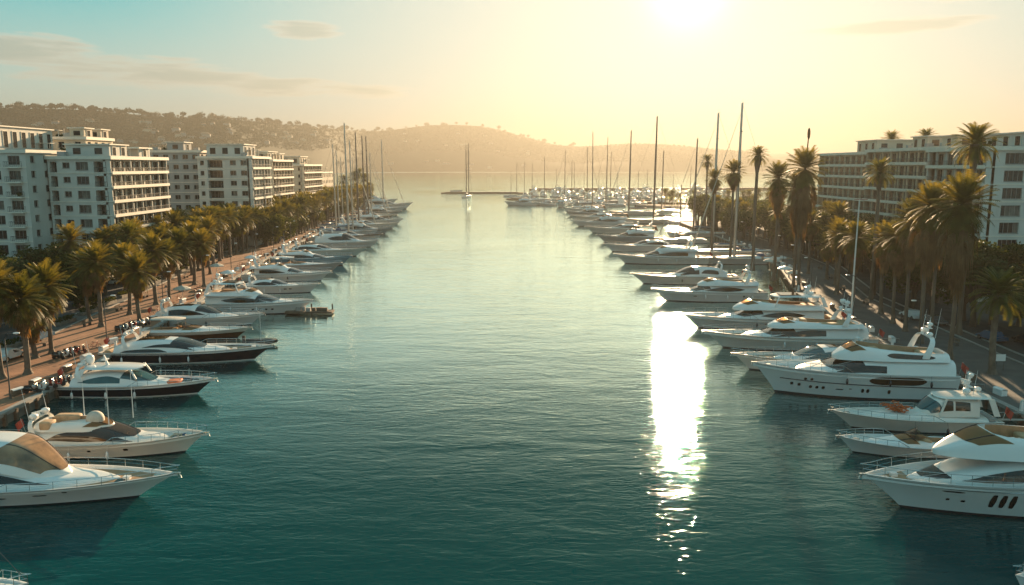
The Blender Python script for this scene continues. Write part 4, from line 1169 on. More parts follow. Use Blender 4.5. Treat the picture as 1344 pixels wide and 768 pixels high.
def deck_bits(root, H, rng, x0, x1, n=5, bul=.45):
    for k in range(n):
        b = MB(); x = rng.uniform(x0, x1); y = rng.uniform(-.5, .5)*H.half(x); z = H.sheer(x)-bul
        t = rng.random()
        if t < .4: b.box((x, y, z+.08), (.6, .6, .09)); b.build('deck_hatch', M['glass'], root)
        elif t < .7: b.ell((x, y, z+.05), (.25, .25, .16), 10, 5); b.build('coiled_line', M[rng.choice(['wood', 'bluecanvas'])], root, smooth=60)
        else: b.box((x, y, z+.15), (.5, .35, .3)); b.build('deck_box', M['dome'], root)

YR = random.Random(2024)
def place(name, label, cat, X, Y, right=False, yaw=0.0, group=None, z=0.0):
    if yaw == 0: yaw = YR.uniform(-2.2, 2.2)
    r = empty(name, (X, Y, z), (pi if right else 0)+radians(yaw)); tag(r, label, cat, group); return r

def flybridge_yacht(name, label, L, B, X, Y, right=False, yaw=0, seed=0, h0=1.7, h1=2.9, hull='white', lower=None, split=.5, deck='teak', fore=None, top1=2.1, top2=1.3,
                    main=(.14, .80), fly=(.12, .56), win=LENS, winx=(.22, .62), glass='glass', tan='tan', ht=None, domes=3, ports=None, screenx=None, wide=False, bul=.5, step=None, antenna=3, pad=None, sup='white', gear=True, htm=None):
    rng = random.Random(seed); root = place(name, label, 'motor yacht', X, Y, right, yaw)
    H = Hull(L, B, h0, h1, step=step)
    build_hull(root, H, hull, lower, deck=deck, foredeck=fore, bul=bul, split=split)
    dz = lambda x: H.sheer(x)-bul
    zt = H.sheer(L*.3)-bul+top1
    x0, x1 = main[0]*L, main[1]*L; ln = x1-x0
    prof = [(x0, zt-.1), (x0+.25*ln, zt+.05), (x0+.5*ln, zt), (x0+.64*ln, zt-.25), (x0+.80*ln, zt-top1*.50), (x0+.93*ln, dz(x1)+.45), (x1, dz(x1)+.12)]
    A = Shell(H, x0, x1, prof, dz, sd=.12 if wide else .55, e=.36, lean=.14, nose=.38)
    A.build(root, 'superstructure', sup)
    A.window(root, L*winx[0], L*winx[1], win[0], win[1], glass)
    sx = screenx or (x0+.60*ln, x0+.82*ln)
    A.screen(root, sx[0]-.3, sx[1]-.9, .62, m=glass, x0c=sx[0], x1c=sx[1])
    f0, f1 = fly[0]*L, fly[1]*L; fl = f1-f0
    zb = zt-.12
    fp = [(f0, zb+top2*.55), (f0+.3*fl, zb+top2*.62), (f0+.6*fl, zb+top2*.85), (f0+.78*fl, zb+top2), (f0+.9*fl, zb+top2*.6), (f1, zb+.1)]
    F = Shell(H, f0, f1, fp, lambda x: zb-.25*max(0, (x-f0-.75*fl)/(.25*fl)), sd=.35, e=.40, lean=.2, nose=.45, open=(f0+.04*fl, f0+.76*fl), floor=.16)
    F.build(root, 'flybridge', sup, inner='teak')
    F.screen(root, f0+.74*fl, f0+.86*fl, .70, m='screen' if tan else glass, x0c=f0+.80*fl, x1c=f0+.90*fl, name='fly_windscreen')
    w = F.w(f0+.3*fl)
    cushions(root, [(f0+.35*fl, w*.55, zb+.16, fl*.3, w*.5, .5), (f0+.6*fl, -w*.3, zb+.16, .9, w*.8, .7), (f0+.14*fl, 0, zb+.16, fl*.14, w*1.3, .45)], tan or 'wgrey', 'seat')
    helm(root, f0+.68*fl, w*.3, zb+.16)
    if ht:
        zz = zb+ht[2] if len(ht) > 2 else zb+2.15
        hardtop(root, ht[0]*L, ht[1]*L, w*.92, zz, zl=zb+top2*.4, opening=((ht[0]*.55+ht[1]*.45)*L, (ht[0]*.15+ht[1]*.85)*L, w*.55) if not htm else None, m=htm or sup)
        zm = zz+.25; xm = (ht[0]*.75+ht[1]*.25)*L
    else:
        arch(root, f0+.22*fl, w*.95, zb+.4, zb+top2+1.0, m=sup); zm = zb+top2+1.1; xm = f0+.22*fl-.8
    b = MB(); b.tube([(xm, 0, zm-.15), (xm-.25, 0, zm+1.5)], [.16, .06], 6); b.box((xm-.12, 0, zm+.75), (.3, 1.5, .06)); b.tube([(xm-.25, 0, zm+1.5), (xm-.3, 0, zm+1.9)], .02, 4)
    b.build('signal_mast', M['dome'], root)
    for k in range(domes): radar_dome(root, (xm-.1+rng.uniform(-.3, .3), (-1.1, 1.1, .0)[k % 3]*min(1, w*.6), zm+(0 if k < 2 else .9)), rng.uniform(.28, .42))
    open_radar(root, (xm+.5, 0, zm+.15), 1.4, rng.uniform(-.6, .6))
    whips(root, [(xm-.2, (-1)**k*w*.7, zm-.1, rng.uniform(2.2, 4.2), .12) for k in range(antenna)])
    for (xa, xb, za, zb_) in (ports or []): hull_window(root, H, xa*L, xb*L, za, zb_)
    if pad: sunpad(root, H, pad[0]*L, pad[1]*L, B*.18, dz(L*.7)+.3, pad[2])
    bow_rail(root, H, L*.52); anchor(root, H)
    if gear: stern_gear(root, H, rng, h0-.1)
    deck_bits(root, H, rng, L*.80, L*.92, 3, bul)
    return root, H, A, F

def coupe_yacht(name, label, L, B, X, Y, right=False, yaw=0, seed=0, h0=1.5, h1=2.4, hull='white', lower=None, split=.5, deck='teak', fore=None, top=1.9, main=(.12, .72), win=SWOOP, winx=(.16, .50),
                glass='glass', ht=True, ports=None, bul=.35, pad=None, stripe='boot', domes=1, antenna=2, sup='white', second=None, open_roof=True, gear=True, screen=True):
    rng = random.Random(seed); root = place(name, label, 'motor yacht', X, Y, right, yaw)
    H = Hull(L, B, h0, h1)
    build_hull(root, H, hull, lower, deck=deck, foredeck=fore, bul=bul, split=split, stripe=stripe)
    dz = lambda x: H.sheer(x)-bul
    zt = H.sheer(L*.3)-bul+top; x0, x1 = main[0]*L, main[1]*L; ln = x1-x0
    prof = [(x0, zt-top*.45), (x0+.14*ln, zt-.25), (x0+.3*ln, zt), (x0+.48*ln, zt-.02), (x0+.60*ln, zt-.28), (x0+.78*ln, zt-top*.62), (x0+.9*ln, dz(x1)+.36), (x1, dz(x1)+.08)]
    A = Shell(H, x0, x1, prof, dz, sd=.42, e=.42, lean=.22, nose=.45, nosep=2.0)
    A.build(root, 'superstructure', sup)
    A.window(root, L*winx[0], L*winx[1], win[0], win[1], glass)
    if second: A.window(root, L*second[0], L*second[1], second[2], second[3], glass)
    if screen: A.screen(root, x0+.50*ln, x0+.66*ln, .66, m=glass, x0c=x0+.52*ln, x1c=x0+.78*ln)
    w = A.w(x0+.3*ln)
    if open_roof:
        b = MB(); b.grid([[A.npt(x0+ln*(.18+.26*i/8), A.ph(.985)+(pi/2-A.ph(.985))*min(1, abs(j)/1)*0+(pi/2-A.ph(.985))*(1-abs(j)), .03, 1 if j >= 0 else -1) for j in (-1, -.6, -.2, .2, .6, 1)] for i in range(9)])
        b.build('sunroof', M['bglass'], root)
    arch(root, x0+.12*ln, w*.96, zt-.9, zt+.55, rake=.5, th=.25, m=sup)
    xm = x0+.12*ln-.5; zm = zt+.6
    for k in range(domes): radar_dome(root, (xm+.1, (-.8, .8)[k % 2]*w*.6, zm), rng.uniform(.24, .34))
    open_radar(root, (xm, 0, zm+.15), 1.1, rng.uniform(-.6, .6))
    whips(root, [(xm, (-1)**k*w*.75, zm-.1, rng.uniform(1.8, 3.2), .15) for k in range(antenna)])
    for (xa, xb, za, zb_) in (ports or []): hull_window(root, H, xa*L, xb*L, za, zb_)
    if pad: sunpad(root, H, pad[0]*L, pad[1]*L, B*.17, dz(L*.68)+.22, pad[2])
    bow_rail(root, H, L*.5, h=.6, n=8); anchor(root, H)
    if gear: stern_gear(root, H, rng, h0-.1)
    deck_bits(root, H, rng, L*.76, L*.9, 3, bul)
    return root, H, A

def open_boat(name, label, L, B, X, Y, right=False, yaw=0, seed=0, hull='white', lower=None, h0=1.0, h1=1.6, deck='deckwhite', tan='tan', canopy=None, cat='motor boat', rail=True, split=.5):
    rng = random.Random(seed); root = place(name, label, cat, X, Y, right, yaw)
    H = Hull(L, B, h0, h1, draft=.6)
    build_hull(root, H, hull, lower, deck=deck, bul=.22, split=split)
    dz = lambda x: H.sheer(x)-.22
    x0, x1 = .06*L, .80*L; ln = x1-x0
    zt = dz(L*.4)
    prof = [(x0, zt+.45), (x0+.35*ln, zt+.5), (x0+.55*ln, zt+.78), (x0+.72*ln, zt+.55), (x1, dz(x1)+.06)]
    A = Shell(H, x0, x1, prof, lambda x: dz(x)-.02, sd=.22, e=.5, lean=.25, nose=.5, open=(x0+.05*ln, x0+.52*ln), floor=-.15)
    A.build(root, 'cockpit_coaming', 'white', inner='teak')
    A.screen(root, x0+.50*ln, x0+.62*ln, .6, m='screen', x0c=x0+.54*ln, x1c=x0+.68*ln)
    b = MB(); w = A.w(x0+.5*ln)*.8; P = []
    for i in range(9):
        a = pi*i/8; y = w*cos(a); P.append([(x0+.52*ln+.5*sin(a)*.9, y, zt+.72), (x0+.40*ln+.5*sin(a)*.9, y*.93, zt+1.25)])
    b.grid(P); b.build('windscreen_frame', M['screen'], root)
    cushions(root, [(x0+.14*ln, 0, zt-.1, .9, B*.55, .45), (x0+.40*ln, B*.16, zt-.1, .7, .7, .75), (x0+.40*ln, -B*.16, zt-.1, .7, .7, .75)], tan, 'seat')
    if canopy:
        hardtop(root, x0+.1*ln, x0+.5*ln, w*.9, zt+1.9, m=canopy, th=.06, legs=False)
        b = MB()
        for sx in (.14, .46):
            for sd in (1, -1): b.tube([(x0+sx*ln, sd*w*.85, zt+.4), (x0+sx*ln, sd*w*.8, zt+1.9)], .03, 5)
        b.build('canopy_frame', M['chrome'], root)
    if rail: bow_rail(root, H, L*.52, h=.5, n=6)
    anchor(root, H)
    b = MB(); b.box((-.2, 0, .9), (.5, .5, .9)); b.ell((-.25, 0, 1.45), (.4, .3, .3), 10, 6, e=.6); b.build('outboard_motor', M['grey'], root, smooth=50)
    return root, H

def sailboat(name, label, L, mast, X, Y, right=False, yaw=0, seed=0, hull='white', cover='bluecanvas', spar='alu', genoa=True, lean=0.0, det=True, mx=.55, ketch=None, group=None, boomup=True, rs=1.0):
    rng = random.Random(seed); root = place(name, label, 'sailing boat', X, Y, right, yaw, group)
    B = L*.235+.6; fb = .75+L*.03
    H = Hull(L, B, fb, fb*1.35, over=.07, bow=1.5, draft=.8)
    build_hull(root, H, hull, None, deck='teak' if L > 16 else 'deckwhite', bul=.08, ts=None if det else [0, .2, .42, .6, .75, .87, .95, 1])
    dz = lambda x: H.sheer(x)-.1
    x0, x1 = .30*L, .70*L; z = dz(L*.5)
    A = Shell(H, x0, x1, [(x0, z+.55), (x0+.4*(x1-x0), z+.6), (x0+.8*(x1-x0), z+.4), (x1, dz(x1)+.06)], dz, sd=B*.20, e=.4, lean=.2, nose=.4); A.build(root, 'cabin_trunk', 'white', n=14)
    A.window(root, x0+.15*(x1-x0), x0+.75*(x1-x0), [(0, .4), (1, .45)], [(0, .75), (1, .7)], 'glass', n=8)
    C = Shell(H, .05*L, x0-.02*L, [(.05*L, z+.35), (x0-.02*L, z+.42)], dz, sd=B*.18, e=.3, lean=.1, nose=.05, open=(.07*L, x0-.04*L), floor=-.3); C.build(root, 'cockpit', 'white', n=10)
    def rig(xm, mh, suffix, main=True):
        zb = dz(xm)+.5
        b = MB(); r = (.006*mh+.03)*rs
        top = Vector((xm-lean*mh-.01*mh, 0, zb+mh)); foot = Vector((xm, 0, zb-.4))
        b.tube([foot, foot.lerp(top, .5), top], [r, r*.95, r*.6], 8)
        for k, wsp in ((.36, .09), (.62, .07), (.82, .05)) if mh > 20 else ((.48, .09),):
            c = foot.lerp(top, k); b.tube([(c.x-.1, -wsp*L*.7, c.z), (c.x, 0, c.z+.05), (c.x-.1, wsp*L*.7, c.z)], r*.35, 4)
        b.tube([top, (top.x, 0, top.z+.8)], .02, 3); b.box((top.x-.2, 0, top.z+.1), (.5, .15, .08))
        b.build('mast', M[spar], root, smooth=60)
        bl = .36*L if main else .2*L
        b = MB(); zb2 = zb+1.1; b.tube([(xm, 0, zb2), (xm-bl, 0, zb2+.15)], r*.8, 6); b.build('boom', M[spar], root, smooth=60)
        b = MB(); b.tube([(xm-.1, 0, zb2+.7), (xm-.3*bl, 0, zb2+.42), (xm-.98*bl, 0, zb2+.28)], [.16, .24, .12], 8); b.build('sail_cover', M[cover], root, smooth=60)
        b = MB(); rw = .022 if mh < 25 else .03
        for sd in (1, -1):
            for k in (.62, .97):
                c = foot.lerp(top, k); s1 = foot.lerp(top, k*.55)
                b.tube([(xm-.2, sd*H.half(xm)*.95, dz(xm)+.1), (s1.x-.1, sd*L*.055, s1.z), (c.x, 0, c.z)], rw, 3, cap=False)
        b.tube([top, (.05 if main else xm-.3*L, 0, H.sheer(0)+.1)], rw, 3, cap=False)
        b.build('rigging', M['wire'], root)
        return top, r
    top, r = rig(mx*L, mast, '')
    stem = Vector((L-.1, 0, H.sheer(L)+.15))
    b = MB(); tt = Vector((top.x, 0, top.z-.04*mast))
    if genoa: b.tube([stem, stem.lerp(tt, .12), stem.lerp(tt, .7), tt], [.05, .13+.002*mast, .07, .03], 6)
    else: b.tube([stem, tt], .03, 4)
    b.build('furled_headsail' if genoa else 'forestay', M['canvas' if genoa else 'wire'], root, smooth=60)
    if ketch: rig(ketch[0]*L, ketch[1], 'mizzen', False)
    if det:
        bow_rail(root, H, L*.72, h=.55, n=4)
        b = MB()
        for sd in (1, -1):
            pts = []
            for k in range(9):
                x = L*(.04+.68*k/8); y = sd*(H.half(x)-.08); zz = H.sheer(x); b.tube([(x, y, zz), (x, y, zz+.6)], .018, 3); pts.append((x, y, zz+.6))
            b.tube(pts, .012, 3)
        b.build('guard_rail', M['chrome'], root)
        b = MB(); b.ell((x0-.3, 0, z+.5), (.9, B*.26, .75), 12, 6, e=.7, zmin=0); b.build('sprayhood', M[cover], root, smooth=60)
    return root, H
# ------------------------------------------------------------------ the fleet
def berth(px, wl, B, L, h1, right=False):
    Y = at(px, wl, 0).y + B/2
    x = at_d(px, Y, h1).x
    return (x+L if right else x-L), Y
# left side, near to far
X, Y = berth(234, 673, 5.8, 26, 1.9)
r, H, A = coupe_yacht('motor_yacht', 'nearest left yacht, rounded white roof with amber windscreen and teak foredeck', 26, 5.8, X, Y, seed=1, h0=1.35, h1=1.95, top=2.25, deck='deckwhite', fore=('teak', .60),
    main=(.10, .83), win=LENS, winx=(.12, .66), ht=False, domes=1, bul=.25, open_roof=False, gear=True, screen=False,
    ports=[(.42, .46, .75, .87), (.49, .55, .78, .88), (.62, .66, .95, 1.05), (.30, .36, .7, .82), (.70, .715, 1.15, 1.25)])
# raked bridge with a big amber screen and a white hardtop
zt = A.top[2][1]
F = Shell(H, 6.0, 17.9, [(6, zt+1.1), (10, zt+1.45), (13.6, zt+1.40), (15.2, zt+.95), (17.9, sinterp(A.top, 17.9)+.02)], lambda x: sinterp(A.top, x)-.4, sd=.62, e=.42, lean=.2, nose=.42)
F.build(r, 'bridge_roof', 'white'); F.screen(r, 12.6, 16.4, .34, m='amber', x0c=14.2, x1c=17.5)
F.window(r, 8.0, 12.3, [(0, .40), (1, .34)], [(0, .66), (.5, .72), (1, .74)], 'bglass')
zt += .45
for k, (dx, dy, rr) in enumerate([(6.6, -.9, .55), (6.4, 1.0, .48), (5.6, .1, .62), (7.4, .2, .35)]): radar_dome(r, (dx, dy, zt+1.0+(.5 if k == 2 else 0)), rr, rr*2.0)
b = MB(); b.tube([(6.3, 0, zt+.3), (5.9, 0, zt+2.2)], [.5, .28], 8); b.box((5.9, 0, zt+1.6), (.5, 2.4, .12)); b.build('signal_mast', M['white'], r, smooth=50)

X, Y = berth(270, 607, 4.6, 16.5, 1.7)
r, H, A = coupe_yacht('motor_yacht', 'pearl coloured cruiser with a long brown window and open tan flybridge', 16.5, 4.6, X, Y, seed=2, h0=1.35, h1=1.85, hull='cream', sup='cream', top=1.75, deck='deckwhite', fore=('tan', .78),
    main=(.06, .80), win=([(0, .40), (.5, .30), (1, .48)], [(0, .42), (.15, .68), (.5, .80), (.85, .70), (1, .52)]), winx=(.20, .64), glass='bglass', open_roof=False, domes=2,
    ports=[(.60, .625, .75, .98), (.42, .44, .72, .9)])
zt = A.top[2][1]
F = Shell(H, 2.2, 8.4, [(2.2, zt+.25), (5, zt+.35), (7.2, zt+.35), (8.4, zt-.2)], lambda x: zt-.4, sd=.7, e=.45, nose=.4, open=(2.6, 7.2), floor=.3); F.build(r, 'flybridge', 'cream', inner='teak')
F.screen(r, 6.4, 7.5, .5, m='screen', x0c=7.2, x1c=8.3)
cushions(r, [(4, 1, zt-.1, 2.2, .9, .55), (3.2, -.9, zt-.1, 1.0, 1.2, .55)], 'tan', 'seat')
b = MB(); b.ell((7.0, -.3, zt+.3), (.75, .65, .8), 14, 8, e=.9, zmin=-.1); b.build('folded_cover', M['canvas'], r, smooth=60)
for k, xx in enumerate((5.3, 8.6, 9.6)):
    b = MB(); b.tube([(xx, (-1)**k*1.2, zt), (xx+.05, (-1)**k*1.2, zt+3.2+k*.5)], [.05, .02], 5); b.build('antenna', M['dome'], r)

X, Y = berth(284, 524, 4.8, 17.5, 1.7)
r, H, A = coupe_yacht('motor_yacht', 'black hulled sports yacht with an orange sun pad on its white foredeck', 17.5, 4.8, X, Y, seed=3, h0=1.3, h1=1.8, hull='white', lower='navy', split=.80, stripe='white', deck='deckwhite', top=1.75,
    main=(.12, .76), win=SWOOPR, winx=(.17, .44), glass='tealglass', pad=(.70, .78, 'orange'), domes=1, open_roof=False, ports=[(.25, .27, .5, .75), (.31, .33, .5, .75)])
zt = A.top[2][1]
hardtop(r, 3.2, 9.6, 1.75, zt+.38, legs=True, zl=zt-.6)
radar_dome(r, (3.4, .5, zt+.55), .42, .85)
b = MB(); b.tube([(5.8, -.3, zt+.4), (5.4, -.3, zt+1.7)], [.2, .08], 6); b.box((5.5, -.3, zt+1.2), (.5, .9, .1)); b.build('signal_mast', M['dome'], r)

X, Y = berth(357, 480, 5.2, 21.5, 2.0)
coupe_yacht('motor_yacht', 'long black hulled yacht with white stripe at the waterline and teak foredeck', 21.5, 5.2, X, Y, seed=4, h0=1.55, h1=2.0, hull='white', lower='navy', split=.86, stripe='white', deck='teak', top=1.75, main=(.08, .74),
    win=([(0, .50), (.6, .50), (1, .45)], [(0, .52), (.3, .70), (.75, .74), (1, .47)]), winx=(.25, .56), second=(.12, .40, [(0, .12), (1, .16)], [(0, .22), (.1, .36), (.8, .38), (1, .2)]), domes=2)
X, Y = berth(330, 447, 4.4, 17, 1.5)
open_boat('motor_boat', 'low open cruiser with dark underside and tan cockpit between two yachts', 17, 4.4, X, Y, seed=5, hull='cream', lower='brownhull', split=.6, h0=1.1, h1=1.6, canopy='canvas')
X, Y = berth(346, 431, 4.8, 18, 1.9)
coupe_yacht('motor_yacht', 'white sloped coupe yacht with black windscreen, sixth from the camera', 18, 4.8, X, Y, seed=6, h0=1.5, h1=1.95, top=2.1, main=(.08, .78), win=SWOOP, winx=(.2, .52), domes=3, antenna=4)
X, Y = berth(412, 414, 5.4, 20, 2.2)
flybridge_yacht('motor_yacht', 'large white flybridge yacht with four square portholes beside the pontoon', 20, 5.4, X, Y, seed=7, h0=1.9, h1=2.4, top1=1.9, top2=1.1, main=(.10, .84), fly=(.10, .56), win=LENS, winx=(.24, .62), ht=(.12, .40, 2.0),
    ports=[(.50, .52, .8, 1.1), (.56, .58, .8, 1.1), (.61, .63, .8, 1.1), (.66, .68, .8, 1.1)])
X, Y = berth(420, 386, 4.6, 16, 1.9)
coupe_yacht('motor_yacht', 'small white cruiser with twin dark hull windows past the pontoon yacht', 16, 4.6, X, Y, seed=8, h0=1.5, h1=1.9, top=1.5, main=(.1, .74), win=LENS, winx=(.2, .5), ports=[(.58, .62, .85, 1.05), (.64, .68, .85, 1.05)])
X, Y = berth(434, 371, 5.0, 19, 2.0)
flybridge_yacht('motor_yacht', 'white flybridge yacht with long sleek foredeck, ninth of the left line', 19, 5.0, X, Y, seed=9, h0=1.7, h1=2.2, top1=1.8, top2=1.0, fly=(.1, .5), domes=1, win=SWOOP, winx=(.2, .5))
X, Y = berth(449, 358, 5.0, 20, 2.2)
open_boat('motor_boat', 'big grey green day boat lying between white flybridge yachts', 20, 5.0, X, Y, seed=10, hull='grey', h0=1.7, h1=2.2, canopy='white', cat='motor boat')
X, Y = berth(462, 350, 5.2, 20, 2.4)
flybridge_yacht('motor_yacht', 'pale blue hulled yacht with high flared bow, left side', 20, 5.2, X, Y, seed=11, hull='blue', sup='white', h0=1.8, h1=2.6, top1=1.7, top2=1.0, fly=(.1, .5), domes=2, win=BAND, winx=(.2, .55))
X, Y = berth(480, 338, 5.2, 23, 2.4)
coupe_yacht('motor_yacht', 'cream sided yacht astern of the pale blue bow, long and low', 23, 5.2, X, Y, seed=12, hull='cream', h0=1.8, h1=2.4, top=1.9)
X, Y = berth(497, 326, 5.6, 22, 2.2)
coupe_yacht('motor_yacht', 'sleek white domed yacht with teardrop window at the foot of the masts', 22, 5.6, X, Y, seed=13, h0=1.7, h1=2.2, top=3.0, win=LENS, winx=(.3, .64), main=(.12, .86))
FAR = [(502, 317, 20, 'varnished brown motor cruiser among the left masts', 'brownhull'), (514, 308, 22, 'grey motor yacht half hidden by left masts', 'grey'), (524, 301, 24, 'wide cream motor yacht under the tallest left masts', 'cream'),
       (529, 295, 23, 'white motor yacht beyond the tallest left masts', 'white'), (521, 289, 20, 'short cream yacht tucked beyond the white one', 'cream'), (527, 283, 20, 'hazy motor yacht third from the left line\'s end', 'grey'), (533, 278, 22, 'hazy white motor yacht second from the left line\'s end', 'white')]
for i, (px, wl, L, lab, hm_) in enumerate(FAR):
    X, Y = berth(px, wl, 5.2, L, 2.4)
    (flybridge_yacht if i % 2 else coupe_yacht)('motor_yacht', lab, L, 5.2, X, Y, seed=20+i, hull=hm_, h0=1.8, h1=2.5, gear=False)
X, Y = berth(542, 275, 7, 34, 4)
flybridge_yacht('motor_yacht', 'large white yacht ending the left line, its bow farthest out', 34, 7, X, Y, seed=30, h0=2.6, h1=4.0, top1=2.8, top2=1.8, ht=(.15, .4, 2.6))
X, Y = berth(522, 268, 6, 28, 3.4)
flybridge_yacht('motor_yacht', 'pale yacht just behind the large one ending the left line', 28, 6, X, Y, seed=31, h0=2.3, h1=3.4, top1=2.4, top2=1.5)
# left sailing boats: (mast px, distance, top row, label)
LS = [(456, 268, 161, 'tallest left sailing boat, mast higher than every other on its side', 24), (440, 300, 188, 'left sailing boat with pale double shrouds, nearest of the mast group', 20), (444, 318, 196, 'left sailing boat just behind the nearest of the mast group', 18),
      (462, 292, 184, 'left sailing boat whose slim mast stands beside the tallest', 20), (470, 330, 173, 'left sailing boat third tallest, dark spar by the quay', 24), (478, 352, 178, 'left sailing boat with taut furled headsail in the group\'s middle', 24),
      (483, 372, 179, 'left sailing boat with raked headstay toward the channel', 24), (503, 470, 184, 'lone sailing boat at the left line\'s end with a bare mast', 28), (449, 345, 205, 'short left sailing boat nearly hidden among masts', 16), (487, 400, 200, 'hazy left sailing boat between the group and the lone mast', 20), (464, 420, 205, 'faint left sailing boat near the quay head palms', 18)]
for i, (px, Yd, top, lab, L) in enumerate(LS):
    mh = hz(top, Yd)-2.2; xm = at_d(px, Yd, 15).x
    sailboat('sailing_boat', lab, L, mh, xm-.55*L, Yd, seed=i, spar='darkspar' if i in (4, 5, 6) else 'alu', genoa=i % 2 == 1 or i == 6, hull=['white', 'cream', 'navy', 'white'][i % 4], det=i < 4, rs=1.35)
# right side, near to far
X, Y = berth(1125, 676, 6.2, 25, 2.0, True); X -= .4; Y -= 2.0
r, H, A, F = flybridge_yacht('motor_yacht', 'nearest right yacht, layered white bridge over teal glass with triple hull windows', 25, 6.2, X, Y, True, 0, seed=41, h0=2.8, h1=2.6, deck='deckwhite', fore=('teak', .82), top1=2.2, top2=1.6, main=(.06, .87), fly=(.08, .80),
    win=([(0, .30), (.8, .28), (1, .40)], [(0, .62), (.3, .70), (.8, .68), (1, .42)]), winx=(.36, .74), glass='glass', tan='tan', ht=(.10, .42, 2.1), wide=False, bul=.4,
    ports=[(.602, .618, .85, 2.0), (.628, .644, .85, 2.0), (.654, .670, .85, 2.0), (.50, .516, .85, 2.0), (.526, .542, .85, 2.0), (.474, .490, .85, 2.0), (.73, .742, 1.1, 1.3), (.77, .78, 1.15, 1.35), (.74, .80, 1.95, 2.07)], screenx=(19.4, 20.9), antenna=4)
b = MB(); P1 = [(x, H.half(x)+.02, 1.30) for x in [k*24/20 for k in range(20)]]
for sd in (1, -1):
    b.tube([(x, sd*(H.side(x, 2.25)+.02), 2.25) for x in [.3+k*1.1 for k in range(21)]], .035, 4)
b.build('rubbing_strake', M['chrome'], r)
X, Y = berth(1103, 606, 3.6, 11.5, 1.4, True)
open_boat('motor_boat', 'low white speedboat with stepped foredeck squeezed in behind the nearest right yacht', 11.5, 3.6, X, Y, True, -3, seed=42, h0=.95, h1=1.5)
# pilot-house boat with a heap of orange line on the foredeck
X, Y = berth(1092, 573, 4.4, 15.5, 1.7, True)
root = place('motor_boat', 'white pilothouse boat with heap of orange line on its foredeck', 'motor boat', X, Y, True, -2)
H = Hull(15.5, 4.4, 1.25, 1.75, over=.14); build_hull(root, H, 'cream', None, deck='deckwhite', bul=.2)
dz = lambda x: H.sheer(x)-.2
A = Shell(H, 1.2, 12.5, [(1.2, 1.45), (6, 1.7), (9, 1.75), (12.5, dz(12.5)+.05)], dz, sd=.4, e=.45, lean=.2, nose=.5); A.build(root, 'cabin_top', 'cream')
P_ = Shell(H, 2.0, 7.4, [(2, 3.15), (4, 3.3), (5.6, 3.22), (6.3, 2.75), (7.4, 1.7)], lambda x: 1.55, sd=.75, e=.34, lean=.16, nose=.35); P_.build(root, 'pilothouse', 'cream')
P_.window(root, 2.9, 4.3, [(0, .35), (1, .35)], [(0, .80), (1, .84)], 'bglass'); P_.window(root, 4.5, 5.9, [(0, .35), (1, .3)], [(0, .84), (.4, .84), (1, .34)], 'bglass')
P_.screen(root, 5.5, 6.5, .30, m='tealglass', x0c=6.0, x1c=7.1)
hardtop(root, .6, 5.9, 1.5, 3.35, th=.10, m='cream', legs=True, zl=1.7)
b = MB(); b.tube([(2.9, 0, 3.3), (2.5, 0, 5.2)], [.28, .08], 8); b.box((2.7, 0, 4.3), (.3, 1.5, .08)); b.build('signal_mast', M['dome'], root)
radar_dome(root, (3.0, .5, 3.7), .34); radar_dome(root, (2.7, -.6, 4.4), .24); radar_dome(root, (2.45, .1, 5.2), .2); open_radar(root, (2.9, 0, 4.6), 1.2, .3); radar_dome(root, (1.2, -.9, 3.5), .3)
whips(root, [(2.6, .9, 3.4, 2.6, .1), (2.6, -.9, 3.4, 2.2, .1)])
rg = random.Random(4); b = MB()
for k in range(26):
    c = Vector((9.3+rg.gauss(0, .55), rg.gauss(0, .5), 1.85+rg.random()*.45)); rr = rg.uniform(.18, .4); a0 = rg.random()*6
    b.tube([(c.x+rr*cos(a0+q*.8), c.y+rr*sin(a0+q*.8), c.z+.06*sin(q*2)) for q in range(8)], .05, 4)
o = b.build('coiled_line', M['rope'], root, smooth=60); o['label'] = 'tangled heap of orange line on the foredeck'
bow_rail(root, H, 5.5, h=.55, n=9); anchor(root, H); stern_gear(root, H, rg, 1.2)
X, Y = berth(995, 531, 5.8, 21, 3.2, True)
r, H, A, F = flybridge_yacht('motor_yacht', 'tall white explorer yacht with oval saloon window and row of small portholes', 21, 5.8, X, Y, True, -6, seed=44, h0=2.95, h1=3.4, deck='deckwhite', top1=2.0, top2=1.5, main=(.02, .78), fly=(.05, .60),
    win=([(0, .30), (1, .34)], [(0, .66), (.7, .72), (1, .5)]), winx=(.36, .60), wide=True, bul=.5, tan='tan',
    ports=[(.80, .815, 1.15, 1.5), (.765, .78, 1.1, 1.45), (.71, .725, .95, 1.3), (.68, .695, .95, 1.3), (.65, .665, .95, 1.3), (.56, .60, 1.0, 1.12), (.52, .535, 1.12, 1.22), (.46, .475, .8, 1.25), (.435, .45, .8, 1.25), (.33, .345, .75, 1.2), (.74, .755, 1.9, 2.2), (.71, .725, 1.9, 2.2)])
hull_window(r, H, 3.4, 9.3, 1.78, 2.72, 'bglass', 'saloon_window', rnd=.25, n=22)
F.window(r, 21*.12, 21*.36, OVAL[0], OVAL[1], 'bglass')
b = MB()
for sd in (1, -1):
    b.tube([(x, sd*(H.side(x, 1.5+.02*x)+.02), 1.5+.02*x) for x in [.2+k*1.0 for k in range(19)]], .05, 4)
b.build('rubbing_strake', M['boot'], r)
X, Y = berth(963, 493, 4.8, 18, 2.0, True)
coupe_yacht('motor_yacht', 'pale cruiser with a turquoise reflecting windscreen beside the explorer yacht', 18, 4.8, X, Y, True, -2, seed=45, h0=1.6, h1=2.1, hull='cream', top=1.8, main=(.08, .72), glass='tealglass', win=SWOOP, winx=(.25, .55), ports=[(.5, .53, .9, 1.1)])
X, Y = berth(925, 464, 5.8, 23, 2.3, True)
